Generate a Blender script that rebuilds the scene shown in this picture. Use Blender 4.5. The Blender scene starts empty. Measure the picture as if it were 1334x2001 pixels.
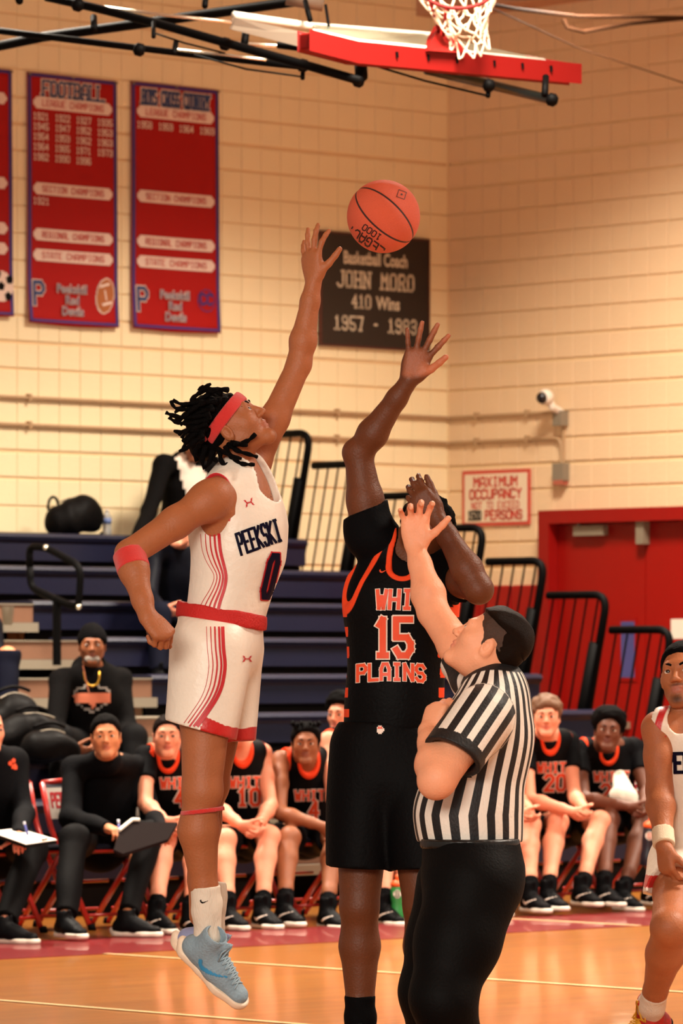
import bpy, math, random
import numpy as np
from mathutils import Vector
from mathutils.bvhtree import BVHTree
random.seed(4); np.random.seed(4)
SC = bpy.context.scene
C = SC.collection

# ------------------------------------------------------------------ camera, world, lights, exposure
FPX, HX, HY, CAMH = 9600.0, 667.0, 1300.0, 1.45     # focal length in px of a 1334x2001 frame, eye height
cam_d = bpy.data.cameras.new('camera'); cam = bpy.data.objects.new('camera', cam_d); C.objects.link(cam)
cam.location = (0, 0, CAMH); cam.rotation_euler = (math.pi/2, 0, 0)
cam_d.sensor_fit = 'VERTICAL'; cam_d.sensor_height = 36.0
cam_d.lens = 36.0*FPX/2001.0
cam_d.shift_y = (HY-1000.5)/2001.0
cam_d.clip_end = 200
cam_d.dof.use_dof = True; cam_d.dof.focus_distance = 16.0; cam_d.dof.aperture_fstop = 8.0
SC.camera = cam
vs = SC.view_settings
vs.view_transform = 'Standard'; vs.look = 'None'; vs.gamma = 1.0; vs.use_curve_mapping = False
vs.exposure = 0.82
w = bpy.data.worlds.new('world'); SC.world = w; w.use_nodes = True
w.node_tree.nodes['Background'].inputs[0].default_value = (1.0, 0.85, 0.70, 1)
w.node_tree.nodes['Background'].inputs[1].default_value = 0.24

def area(name, loc, size, power, col=(1, .885, .735), rot=(0, 0, 0), sy=None):
    d = bpy.data.lights.new(name, 'AREA'); d.energy = power; d.color = col
    d.shape = 'RECTANGLE'; d.size = size; d.size_y = sy or size
    o = bpy.data.objects.new(name, d); C.objects.link(o); o.location = loc; o.rotation_euler = rot
    return o
CX, CY = (875-HX)/FPX*38.0, 38.0
UX, UY = .733, .680          # along the left wall, away from the camera
VX, VY = .680, -.733         # out of the left wall, towards the camera
def fl(s, d, z=0.0):
    """room point: s metres along the left wall from the corner, d metres out from it"""
    return (CX - s*UX + d*VX, CY - s*UY + d*VY, z)
ANG = math.atan2(UY, UX)
for i, (s, d) in enumerate([(3, 4.5), (9, 4.5), (3, 11), (10, 11), (3, 18), (10, 18), (3, 25), (10, 25)]):
    area('gym_light', fl(s, d, 6.9), 1.4, (400 if d < 10 else 420), rot=(0, 0, ANG)).data.spread = math.radians(128)
# added soft frontal fill, high near the camera, to brighten the near figures
area('front_fill', (-2.5, 2.0, 4.6), 5.0, 760, col=(1, .91, .79), rot=(math.radians(66), 0, math.radians(-6)), sy=2.6)

# ------------------------------------------------------------------ small helpers
def srgb(r, g, b):
    f = lambda c: ((c/255.0+.055)/1.055)**2.4 if c > 10 else c/255.0/12.92
    return (f(r), f(g), f(b), 1.0)
MATS = {}
def mat(name, rgb, rough=.6, metal=0.0, noise=0.0, nscale=8.0, bump=0.0, bscale=60.0, coat=0.0, emit=None, alpha=None, trans=0.0, spec=.5, attrs=None, sheen=0.0, bstretch=None, sss=0.0):
    """procedural material. attrs: list of (attribute, threshold low, threshold high, colour) mixed over the base in turn"""
    if name in MATS: return MATS[name]
    m = bpy.data.materials.new(name); m.use_nodes = True; MATS[name] = m
    nt = m.node_tree; N = nt.nodes; L = nt.links; b = N['Principled BSDF']
    col = srgb(*rgb)
    if max(rgb) < 50 and rough >= .5 and metal == 0: spec = .06; sheen = 0; col = tuple(c*.6 for c in col[:3])+(1,)
    b.inputs['Roughness'].default_value = rough; b.inputs['Metallic'].default_value = metal
    b.inputs['Specular IOR Level'].default_value = spec
    b.inputs['Coat Weight'].default_value = coat
    b.inputs['Sheen Weight'].default_value = sheen
    if sss: b.inputs['Subsurface Weight'].default_value = sss; b.inputs['Subsurface Radius'].default_value = (1.0, .35, .2); b.inputs['Subsurface Scale'].default_value = .012
    if trans: b.inputs['Transmission Weight'].default_value = trans
    tc = N.new('ShaderNodeTexCoord')
    cur = None
    nz = N.new('ShaderNodeTexNoise'); nz.inputs['Scale'].default_value = nscale; nz.inputs['Detail'].default_value = 4
    L.new(tc.outputs['Object'], nz.inputs['Vector'])
    mx = N.new('ShaderNodeMix'); mx.data_type = 'RGBA'
    k = noise
    mx.inputs['A'].default_value = tuple(max(0, c*(1-k)) for c in col[:3])+(1,)
    mx.inputs['B'].default_value = tuple(min(1, c*(1+k)) for c in col[:3])+(1,)
    L.new(nz.outputs['Fac'], mx.inputs['Factor']); cur = mx.outputs['Result']
    for (an, lo, hi, c2) in (attrs or []):
        at = N.new('ShaderNodeAttribute'); at.attribute_name = an
        mr = N.new('ShaderNodeMapRange'); mr.inputs['From Min'].default_value = lo; mr.inputs['From Max'].default_value = hi
        L.new(at.outputs['Fac'], mr.inputs['Value'])
        m2 = N.new('ShaderNodeMix'); m2.data_type = 'RGBA'
        L.new(mr.outputs['Result'], m2.inputs['Factor']); L.new(cur, m2.inputs['A']); m2.inputs['B'].default_value = srgb(*c2)
        cur = m2.outputs['Result']
    L.new(cur, b.inputs['Base Color'])
    if bump:
        n2 = N.new('ShaderNodeTexNoise'); n2.inputs['Scale'].default_value = bscale; n2.inputs['Detail'].default_value = 5
        if bstretch:
            mp = N.new('ShaderNodeMapping'); mp.inputs['Scale'].default_value = bstretch
            L.new(tc.outputs['Object'], mp.inputs['Vector']); L.new(mp.outputs['Vector'], n2.inputs['Vector'])
        else: L.new(tc.outputs['Object'], n2.inputs['Vector'])
        bp = N.new('ShaderNodeBump'); bp.inputs['Strength'].default_value = bump; bp.inputs['Distance'].default_value = .01
        L.new(n2.outputs['Fac'], bp.inputs['Height']); L.new(bp.outputs['Normal'], b.inputs['Normal'])
    if emit:
        b.inputs['Emission Color'].default_value = srgb(*rgb); b.inputs['Emission Strength'].default_value = emit
    return m

def tag(o, label=None, cat=None, group=None, kind=None):
    if label: o['label'] = label
    if cat: o['category'] = cat
    if group: o['group'] = group
    if kind: o['kind'] = kind
    return o
def empty(name, loc, label=None, cat=None, group=None, rz=0.0):
    o = bpy.data.objects.new(name, None); C.objects.link(o); o.location = loc; o.rotation_euler = (0, 0, rz)
    return tag(o, label, cat, group)
GEO = {}
def link(name, me, m=None, parent=None, smooth=False):
    o = bpy.data.objects.new(name, me); C.objects.link(o)
    if m is not None and not me.materials:
        for mm in (m if isinstance(m, (list, tuple)) else [m]): me.materials.append(mm)
    if parent is not None:
        o.parent = parent
        # geometry is written in world space; cancel the chain of parents (none of them is scaled)
        o.matrix_parent_inverse = world_of(parent).inverted()
    if smooth: me.shade_smooth()
    return o
def world_of(o):
    mb = o.matrix_basis
    if o.parent is None: return mb.copy()
    return world_of(o.parent) @ o.matrix_parent_inverse @ mb
def pydata(name, V, F, m=None, parent=None, smooth=False):
    me = bpy.data.meshes.new(name); me.from_pydata([tuple(map(float, v)) for v in V], [], [tuple(f) for f in F]); me.update()
    o = link(name, me, m, parent, smooth)
    return o
class MB:
    """collects simple solids into one mesh"""
    def __init__(s): s.V = []; s.F = []
    def add(s, V, F):
        n = len(s.V); s.V += [tuple(v) for v in V]; s.F += [tuple(i+n for i in f) for f in F]; return s
    def obox(s, c, ax, ay, az):
        """box from centre and three half-axis vectors"""
        c, ax, ay, az = map(lambda q: np.array(q, float), (c, ax, ay, az))
        V = [c+sx*ax+sy*ay+sz*az for sz in (-1, 1) for sy in (-1, 1) for sx in (-1, 1)]
        return s.add(V, [(0, 2, 3, 1), (4, 5, 7, 6), (0, 1, 5, 4), (2, 6, 7, 3), (0, 4, 6, 2), (1, 3, 7, 5)])
    def rbox(s, s0, s1, d0, d1, z0, z1):
        """box in room coordinates"""
        P = [fl(a, b, z) for z in (z0, z1) for b in (d0, d1) for a in (s0, s1)]
        return s.add(P, [(0, 1, 3, 2), (4, 6, 7, 5), (0, 4, 5, 1), (2, 3, 7, 6), (0, 2, 6, 4), (1, 5, 7, 3)])
    def tube(s, pts, r, n=8, closed=False, cap=True):
        pts = [np.array(p, float) for p in pts]; m = len(pts)
        rs = r if isinstance(r, (list, tuple)) else [r]*m
        base = len(s.V); prev = None
        for i in range(m):
            if closed: t = pts[(i+1) % m]-pts[i-1]
            else: t = pts[min(i+1, m-1)]-pts[max(i-1, 0)]
            t = t/(np.linalg.norm(t)+1e-12)
            if prev is None:
                a = np.array((0, 0, 1.0)) if abs(t[2]) < .9 else np.array((1.0, 0, 0))
            else: a = prev
            x = a-t*np.dot(a, t); x /= np.linalg.norm(x)+1e-12; prev = x; y = np.cross(t, x)
            for k in range(n):
                an = 2*math.pi*k/n
                s.V.append(tuple(pts[i]+rs[i]*(math.cos(an)*x+math.sin(an)*y)))
        for i in range(m if closed else m-1):
            j = (i+1) % m
            for k in range(n):
                k2 = (k+1) % n
                s.F.append((base+i*n+k, base+i*n+k2, base+j*n+k2, base+j*n+k))
        if cap and not closed:
            s.F.append(tuple(base+k for k in range(n))[::-1]); s.F.append(tuple(base+(m-1)*n+k for k in range(n)))
        return s
    def lathe(s, prof, c, n=20, ax=(0, 0, 1)):
        ax = np.array(ax, float); ax /= np.linalg.norm(ax)
        a = np.array((1.0, 0, 0)) if abs(ax[0]) < .9 else np.array((0, 1.0, 0))
        x = a-ax*np.dot(a, ax); x /= np.linalg.norm(x); y = np.cross(ax, x); c = np.array(c, float); base = len(s.V)
        for (r, h) in prof:
            for k in range(n):
                an = 2*math.pi*k/n; s.V.append(tuple(c+ax*h+max(r, 1e-4)*(math.cos(an)*x+math.sin(an)*y)))
        for i in range(len(prof)-1):
            for k in range(n):
                k2 = (k+1) % n; s.F.append((base+i*n+k, base+i*n+k2, base+(i+1)*n+k2, base+(i+1)*n+k))
        s.F.append(tuple(base+k for k in range(n))[::-1]); s.F.append(tuple(base+(len(prof)-1)*n+k for k in range(n)))
        return s
    def build(s, name, m=None, parent=None, smooth=False): return pydata(name, s.V, s.F, m, parent, smooth)
def rounded(pts, r, n=5):
    """round the corners of a polyline"""
    pts = [np.array(p, float) for p in pts]; out = [pts[0]]
    for i in range(1, len(pts)-1):
        a, b, c = pts[i-1], pts[i], pts[i+1]
        u = (a-b); lu = np.linalg.norm(u); u = u/lu; v = (c-b); lv = np.linalg.norm(v); v = v/lv
        q = min(r, lu*.45, lv*.45)
        p0, p2 = b+u*q, b+v*q
        for k in range(n+1):
            t = k/n; out.append((1-t)**2*p0+2*t*(1-t)*b+t*t*p2)
    out.append(pts[-1]); return out

def PX(x, y, Y):
    """the point seen at photograph pixel (x, y) at distance Y metres"""
    return np.array(((x-HX)/FPX*Y, Y, CAMH+(HY-y)/FPX*Y))
def WD(x, y, d):
    """the point seen at photograph pixel (x, y) that stands d metres out from the left wall"""
    m = (x-HX)/FPX
    s = (CX+VX*d-m*(CY+VY*d))/(UX-m*UY)
    return PX(x, y, CY+VY*d-UY*s)
def WS(x, y, s):
    """same, s metres along from the right wall"""
    m = (x-HX)/FPX
    d = (m*(CY-s*UY)-CX+s*UX)/(VX-m*VY)
    return PX(x, y, CY+VY*d-UY*s)
def s_at(x, d):
    m = (x-HX)/FPX; return (CX+VX*d-m*(CY+VY*d))/(UX-m*UY)
def d_at(x, s):
    m = (x-HX)/FPX; return (m*(CY-s*UY)-CX+s*UX)/(VX-m*VY)
def nrm(v): v = np.array(v, float); return v/(np.linalg.norm(v)+1e-12)

# ------------------------------------------------------------------ solids from smoothly joined shapes
class Solid:
    def __init__(s): s.ops = []
    def cone(s, a, b, ra, rb, k=.02, flat=None, mode='u', cuts=None, hollow=None):
        a = np.array(a, np.float32); b = np.array(b, np.float32); ab = b-a; L2 = float(ab@ab)+1e-9
        fn_n = None
        if flat is not None:
            fn_n = np.array(nrm(flat[0]), np.float32); ff = np.float32(1/flat[1]-1)
        cc = [(np.array(p, np.float32), np.array(nrm(n), np.float32)) for p, n in (cuts or [])]
        def f(P):
            q = P-a; t = np.clip((q@ab)/L2, 0, 1)[..., None]
            q = q-t*ab
            if fn_n is not None: q = q+fn_n*((q@fn_n)*ff)[..., None]
            d = np.sqrt((q*q).sum(-1))-(ra+(rb-ra)*t[..., 0])
            for p, n in cc: d = np.maximum(d, (P-p)@n)
            return d
        r = max(ra, rb); s.ops.append((mode, f, np.minimum(a, b)-r, np.maximum(a, b)+r, k)); return s
    def ell(s, c, r, R=None, k=.02, mode='u', cuts=None):
        c = np.array(c, np.float32); r = np.array(r if hasattr(r, '__len__') else (r, r, r), np.float32)
        R = np.eye(3, dtype=np.float32) if R is None else np.array(R, np.float32)   # rows are the local axes
        cc = [(np.array(p, np.float32), np.array(nrm(n), np.float32)) for p, n in (cuts or [])]
        def f(P):
            q = (P-c)@R.T/r; k0 = np.sqrt((q*q).sum(-1))+1e-6; g = q/r; k1 = np.sqrt((g*g).sum(-1))+1e-6
            d = k0*(k0-1)/k1
            for p, n in cc: d = np.maximum(d, (P-p)@n)
            return d
        e = np.abs(R.T)@r; s.ops.append((mode, f, c-e, c+e, k)); return s
    def plane(s, p, n, k=.004):
        p = np.array(p, np.float32); n = np.array(nrm(n), np.float32)
        s.ops.append(('i', lambda P: (P-p)@n, None, None, k)); return s
    def warp(s, f):
        s.ops.append(('w', f, None, None, 0)); return s
    def value(s, P, exact=True):
        d = np.full(P.shape[:-1], 1.0, np.float32)
        for mode, f, lo, hi, k in s.ops:
            if mode == 'w': d = d+f(P); continue
            v = f(P)
            if mode == 'u': d = smin(d, v, k)
            elif mode == 's': d = -smin(-d, v, k)
            else: d = -smin(-d, -v, k)
        return d
    def mesh(s, h):
        n = 8; bs = h*n; half = bs*.5*1.7321
        lo = np.min([o[2] for o in s.ops if o[0] == 'u'], 0)-.03; hi = np.max([o[3] for o in s.ops if o[0] == 'u'], 0)+.03
        org = np.floor(lo/bs)*bs
        dim = np.ceil((hi-org)/bs).astype(int)+1
        keep = np.zeros(dim, bool)
        for mode, f, l, u, k in s.ops:
            if mode != 'u': continue
            a = np.maximum(np.floor((l-.02-org)/bs).astype(int), 0); b = np.minimum(np.floor((u+.02-org)/bs).astype(int)+1, dim)
            keep[a[0]:b[0], a[1]:b[1], a[2]:b[2]] = True
        B = np.argwhere(keep); ctr = (org+(B+.5)*bs).astype(np.float32)
        d = s.value(ctr); sel = np.abs(d) < half*1.55+.012
        B = B[sel]; nb = len(B)
        bl = (org+B*bs).astype(np.float32); bh = bl+np.float32(bs)
        g = np.arange(n+1, dtype=np.float32)*np.float32(h)
        G = np.stack(np.meshgrid(g, g, g, indexing='ij'), -1)
        F = np.full((nb, n+1, n+1, n+1), .08, np.float32)
        for mode, f, l, u, k in s.ops:
            if mode in 'us':
                m = k+.01
                ix = np.nonzero(((bl < u+m) & (bh > l-m)).all(1))[0]
            else: ix = np.arange(nb)
            if not len(ix): continue
            P = bl[ix][:, None, None, None, :]+G
            v = f(P)
            if mode == 'w': F[ix] += v
            elif mode == 'u': F[ix] = smin(F[ix], v, k)
            elif mode == 's': F[ix] = -smin(-F[ix], v, k)
            else: F[ix] = -smin(-F[ix], -v, k)
        S = F < 0
        cnt = np.zeros((nb, n, n, n), np.int8)
        for i in (0, 1):
            for j in (0, 1):
                for q in (0, 1): cnt += S[:, i:n+i, j:n+j, q:n+q]
        act = np.argwhere((cnt > 0) & (cnt < 8)); 
        b, ci = act[:, 0], act[:, 1:]
        acc = np.zeros((len(act), 3), np.float32); num = np.zeros(len(act), np.float32)
        cor = [(i, j, q) for i in (0, 1) for j in (0, 1) for q in (0, 1)]
        val = {c: F[b, ci[:, 0]+c[0], ci[:, 1]+c[1], ci[:, 2]+c[2]] for c in cor}
        for c in cor:
            for ax in range(3):
                if c[ax] == 0:
                    c2 = list(c); c2[ax] = 1; v0, v1 = val[c], val[tuple(c2)]
                    m = (v0 < 0) != (v1 < 0); t = np.where(m, v0/np.where(m, v0-v1, 1), 0)
                    p = np.zeros((len(act), 3), np.float32)+np.array(c, np.float32); p[:, ax] = t
                    acc += p*m[:, None]; num += m
        pos = bl[b]+(ci+acc/num[:, None])*np.float32(h)
        gc = B[b]*n+ci; E = np.int64(1 << 20)
        enc = lambda q: (q[:, 0].astype(np.int64)*E+q[:, 1])*E+q[:, 2]
        ids = enc(gc+1); order = np.argsort(ids); sid = ids[order]
        quads = []
        for ax in range(3):
            sl0 = [slice(0, n)]*3; sl1 = [slice(0, n)]*3; sl1[ax] = slice(1, n+1)
            A = S[:, sl0[0], sl0[1], sl0[2]]; Bq = S[:, sl1[0], sl1[1], sl1[2]]
            ed = np.argwhere(A != Bq); p = B[ed[:, 0]]*n+ed[:, 1:]+1
            ins = A[ed[:, 0], ed[:, 1], ed[:, 2], ed[:, 3]]
            e1 = np.zeros(3, int); e2 = np.zeros(3, int); e1[(ax+1) % 3] = 1; e2[(ax+2) % 3] = 1
            q = np.stack([enc(p-e1-e2), enc(p-e2), enc(p), enc(p-e1)], 1)
            w_ = np.searchsorted(sid, q); w_ = np.minimum(w_, len(sid)-1)
            ok = (sid[w_] == q).all(1); idx = order[w_][ok]; ins = ins[ok]
            idx = np.where(ins[:, None], idx, idx[:, ::-1]); quads.append(idx)
        return pos, np.concatenate(quads)
def smin(a, b, k):
    if k <= 1e-6: return np.minimum(a, b)
    hh = np.maximum(k-np.abs(a-b), 0)/k
    return np.minimum(a, b)-hh*hh*k*.25
def npmesh(name, V, Q, m, parent, attrs=None, smooth=True):
    me = bpy.data.meshes.new(name)
    me.vertices.add(len(V)); me.vertices.foreach_set('co', np.asarray(V, np.float32).ravel())
    nl = Q.size; me.loops.add(nl); me.loops.foreach_set('vertex_index', Q.astype(np.int32).ravel())
    me.polygons.add(len(Q)); me.polygons.foreach_set('loop_start', np.arange(0, nl, Q.shape[1], dtype=np.int32))
    me.update(calc_edges=True)
    for an, arr in (attrs or {}).items():
        a = me.attributes.new(an, 'FLOAT', 'POINT'); a.data.foreach_set('value', np.asarray(arr, np.float32))
    if smooth: me.shade_smooth()
    o = link(name, me, m, parent)
    GEO[o.name] = (V, Q)
    return o
def solid(name, s, h, m, parent, attrs=None):
    V, Q = s.mesh(h)
    at = {k: f(V) for k, f in (attrs or {}).items()}
    return npmesh(name, V, Q, m, parent, at)
def ripple(amp, fr, dirs, seed=0):
    """gentle folds: sums of sines along stretched directions"""
    rs = np.random.RandomState(seed); W = []
    for d in dirs:
        for _ in range(2):
            v = nrm(np.array(d)+rs.normal(0, .25, 3)); W.append((v*fr*rs.uniform(.6, 1.5), rs.uniform(0, 6.3), rs.normal(0, 1, 3)*fr*.35, rs.uniform(0, 6.3)))
    def f(P):
        t = 0
        for a, p, b, q in W:
            t = t+np.sin(P@a.astype(np.float32)+p+1.6*np.sin(P@b.astype(np.float32)+q))
        return (t*(amp/len(W)**.5)).astype(np.float32)
    return f

# ------------------------------------------------------------------ block lettering
GLY = {'A': "00041636444 0|0242", 'B': "00063645443303|334241301000"}
_G = '''A 00 04 16 36 44 40|02 42
B 00 06 36 45 44 33 03|33 42 41 30 00
C 45 36 16 05 01 10 30 41
D 00 06 26 44 42 20 00
E 40 00 06 46|03 33
F 00 06 46|03 33
G 45 36 16 05 01 10 30 41 43 23
H 00 06|40 46|03 43
I 20 26|10 30|16 36
J 46 41 30 10 01
K 00 06|46 03 40
L 06 00 40
M 00 06 23 46 40
N 00 06 40 46
O 10 01 05 16 36 45 41 30 10
P 00 06 36 45 44 33 03
Q 10 01 05 16 36 45 41 30 10|22 40
R 00 06 36 45 44 33 03|23 40
S 01 10 30 41 42 33 13 04 05 16 36 45
T 20 26|06 46
U 06 01 10 30 41 46
V 06 20 46
W 06 10 24 30 46
X 00 46|06 40
Y 06 23 46|23 20
Z 06 46 00 40
0 10 01 05 16 36 45 41 30 10
1 20 26 15|10 30
2 05 16 36 45 44 00 40
3 05 16 36 45 44 33 13|33 42 41 30 10 01
4 30 36 02 42
5 46 06 03 33 42 41 30 10 01
6 45 36 16 05 01 10 30 41 42 33 03
7 06 46 20
8 13 04 05 16 36 45 44 33 13|13 02 01 10 30 41 42 33
9 01 10 30 41 45 36 16 05 04 13 43
- 13 33'''
GLY = {}
for ln in _G.split('\n'):
    GLY[ln[0]] = [[(int(t[0])/4.0, int(t[1])/6.0) for t in st.split()] for st in ln[2:].split('|')]
def text2d(txt, hgt, wd=.62, gap=.28, wt=.14, cell=.012, serif=0.0, slant=0.0, arch=0.0):
    """strokes of a line of lettering as small quads, centred on x; returns 2-D vertices and faces"""
    V, F = [], []
    adv = hgt*(wd+gap); W = adv*len(txt)-hgt*gap; r = hgt*wt*.5
    def stroke(a, b):
        a = np.array(a); b = np.array(b); L = np.linalg.norm(b-a)
        if L < 1e-6: return
        t = (b-a)/L; nn = np.array((-t[1], t[0])); a = a-t*r*.8; b = b+t*r*.8; L = np.linalg.norm(b-a)
        nl = max(1, int(L/cell)); nw = max(1, int(2*r/cell)); n0 = len(V)
        for i in range(nl+1):
            for j in range(nw+1): V.append(tuple(a+t*L*i/nl+nn*r*(2*j/nw-1)))
        for i in range(nl):
            for j in range(nw):
                q = n0+i*(nw+1)+j; F.append((q, q+1, q+nw+2, q+nw+1))
    for n, ch in enumerate(txt):
        if ch not in GLY: continue
        x0 = -W/2+n*adv
        mp = lambda p: (x0+p[0]*hgt*wd+slant*p[1]*hgt, p[1]*hgt)
        for st in GLY[ch]:
            for i in range(len(st)-1): stroke(mp(st[i]), mp(st[i+1]))
            if serif:
                for p in (st[0], st[-1]):
                    if p[1] in (0.0, 1.0): q = mp(p); stroke((q[0]-serif*hgt, q[1]), (q[0]+serif*hgt, q[1]))
    if arch:
        V = [(x, y+arch*(1-(2*x/W)**2)) for x, y in V]
    return V, F
def decal(name, VF, org, right, up, m, parent, target=None, off=.003, direction=None):
    """print lettering: flat at org, or laid on the surface of a target mesh"""
    right = nrm(right); up = nrm(up); nrml = np.cross(right, up) if direction is None else -nrm(direction)
    P = [np.array(org)+right*x+up*y for x, y in VF[0]]; F = VF[1]
    if target is not None:
        key = target.name
        tv, tq = GEO[key]
        if key+'#' not in GEO: GEO[key+'#'] = BVHTree.FromPolygons([tuple(map(float, v)) for v in tv], [tuple(map(int, q)) for q in tq])
        bv = GEO[key+'#']; out = []; ok = []
        for p in P:
            hit = bv.ray_cast(Vector(p+nrml*.35), Vector(-nrml), 1.2)
            if hit[0] is None: out.append(p); ok.append(False)
            else:
                nn = hit[1]; nn = nn if nn.dot(Vector(nrml)) > 0 else -nn
                out.append(np.array(hit[0]+nn*off*.5+Vector(nrml)*off*.6)); ok.append(nn.dot(Vector(nrml)) > .12)
        F = [f for f in F if all(ok[i] for i in f)]
        # drop quads stretched over a depth step
        F = [f for f in F if max(np.linalg.norm(out[f[0]]-out[f[2]]), np.linalg.norm(out[f[1]]-out[f[3]])) < .06]
        P = out
    else: P = [p+nrml*off for p in P]
    if not F: return None
    return pydata(name, P, F, m, parent)
def poly2d(pts, cell=.01):
    """filled polygon as a grid of small quads"""
    pts = np.array(pts); lo = pts.min(0); hi = pts.max(0); nx = max(1, int((hi[0]-lo[0])/cell)); ny = max(1, int((hi[1]-lo[1])/cell))
    V = []; F = []; ix = {}
    def inside(x, y):
        c = False; j = len(pts)-1
        for i in range(len(pts)):
            if (pts[i][1] > y) != (pts[j][1] > y) and x < (pts[j][0]-pts[i][0])*(y-pts[i][1])/(pts[j][1]-pts[i][1])+pts[i][0]: c = not c
            j = i
        return c
    for i in range(nx):
        for j in range(ny):
            x = lo[0]+(i+.5)*(hi[0]-lo[0])/nx; y = lo[1]+(j+.5)*(hi[1]-lo[1])/ny
            if inside(x, y):
                q = []
                for a, b in ((0, 0), (1, 0), (1, 1), (0, 1)):
                    k = (i+a, j+b)
                    if k not in ix: ix[k] = len(V); V.append((lo[0]+k[0]*(hi[0]-lo[0])/nx, lo[1]+k[1]*(hi[1]-lo[1])/ny))
                    q.append(ix[k])
                F.append(tuple(q))
    return V, F
def shift2(VF, dx, dy, sc=1.0): return [(x*sc+dx, y*sc+dy) for x, y in VF[0]], VF[1]
def join2(*L):
    V, F = [], []
    for v, f in L: n = len(V); V += list(v); F += [tuple(i+n for i in q) for q in f]
    return V, F

# ------------------------------------------------------------------ the setting
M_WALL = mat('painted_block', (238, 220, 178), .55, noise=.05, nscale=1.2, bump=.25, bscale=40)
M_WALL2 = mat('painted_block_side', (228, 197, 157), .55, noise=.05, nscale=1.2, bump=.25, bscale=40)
M_JOINT = mat('mortar', (224, 194, 148), .85, noise=.08)
M_RED = mat('red_paint', (138, 12, 8), .5, noise=.06, spec=.25)
M_REDPAD = mat('red_vinyl', (150, 14, 9), .5, noise=.06, spec=.25, bump=.2, bscale=8)
M_NAVY = mat('navy_plastic', (21, 22, 44), .42, spec=.35, noise=.10, bump=.15, bscale=30)
M_BLK = mat('black_metal', (9, 8, 8), .6, noise=.1)
M_BROWN = mat('brown_step', (124, 86, 64), .6, noise=.12, nscale=5)
M_GREYSTEP = mat('grey_nosing', (132, 122, 106), .5, noise=.06)
M_DARK = mat('understructure', (22, 18, 16), .8)
M_GREY = mat('grey_metal', (130, 118, 100), .5, noise=.05)
M_WHITE = mat('white_plastic', (225, 215, 200), .4)
M_CHROME = mat('bright_steel', (235, 225, 205), .22, metal=.85)

# floor: varnished maple strips
def floor_mat():
    m = bpy.data.materials.new('maple_floor'); m.use_nodes = True; nt = m.node_tree; N = nt.nodes; L = nt.links; b = N['Principled BSDF']
    tc = N.new('ShaderNodeTexCoord'); mp = N.new('ShaderNodeMapping'); mp.inputs['Rotation'].default_value = (0, 0, -ANG)
    L.new(tc.outputs['Object'], mp.inputs['Vector'])
    br = N.new('ShaderNodeTexBrick'); br.offset = .5
    br.inputs['Scale'].default_value = 1.0; br.inputs['Brick Width'].default_value = .9; br.inputs['Row Height'].default_value = .057
    br.inputs['Mortar Size'].default_value = .0012
    br.inputs['Color1'].default_value = srgb(182, 112, 34); br.inputs['Color2'].default_value = srgb(162, 96, 26); br.inputs['Mortar'].default_value = srgb(120, 66, 24)
    L.new(mp.outputs['Vector'], br.inputs['Vector'])
    m2 = N.new('ShaderNodeMapping'); m2.inputs['Scale'].default_value = (1.5, 30, 1); L.new(mp.outputs['Vector'], m2.inputs['Vector'])
    nz = N.new('ShaderNodeTexNoise'); nz.inputs['Scale'].default_value = 1.5; nz.inputs['Detail'].default_value = 6; L.new(m2.outputs['Vector'], nz.inputs['Vector'])
    mx = N.new('ShaderNodeMix'); mx.data_type = 'RGBA'; mx.blend_type = 'MULTIPLY'; mx.inputs['Factor'].default_value = .35
    L.new(br.outputs['Color'], mx.inputs['A']); L.new(nz.outputs['Color'], mx.inputs['B']); L.new(mx.outputs['Result'], b.inputs['Base Color'])
    b.inputs['Roughness'].default_value = .28; b.inputs['Coat Weight'].default_value = .42; b.inputs['Coat Roughness'].default_value = .07
    n3 = N.new('ShaderNodeTexNoise'); n3.inputs['Scale'].default_value = 2.2; n3.inputs['Detail'].default_value = 3; L.new(mp.outputs['Vector'], n3.inputs['Vector'])
    bp = N.new('ShaderNodeBump'); bp.inputs['Strength'].default_value = .06; bp.inputs['Distance'].default_value = .02
    L.new(n3.outputs['Fac'], bp.inputs['Height']); L.new(bp.outputs['Normal'], b.inputs['Normal']); L.new(bp.outputs['Normal'], b.inputs['Coat Normal'])
    return m
tag(MB().rbox(-.3, 26, -.3, 34, -.1, 0).build('floor', floor_mat()), kind='structure')
tag(MB().rbox(-.3, 26, -.3, 30, 7.8, 7.9).build('ceiling', mat('ceiling_paint', (190, 160, 120), .8, noise=.05)), kind='structure')
M_LINE = mat('red_court_line', (118, 14, 18), .3, noise=.05, coat=.3)
tag(MB().rbox(-.2, 26, 7.27, 8.42, .0005, .003).build('floor_line', M_LINE), kind='structure')
M_THIN = mat('pale_court_line', (235, 205, 150), .35, coat=.4)
for s_, d0, d1 in ((10.55, 8.42, 22), (13.1, 8.42, 24), (6.66, 7.3, 8.4), (1.2, 8.42, 22)):
    tag(MB().rbox(s_-.02, s_+.02, d0, d1, .003, .005).build('floor_line', M_THIN), kind='structure')

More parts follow.
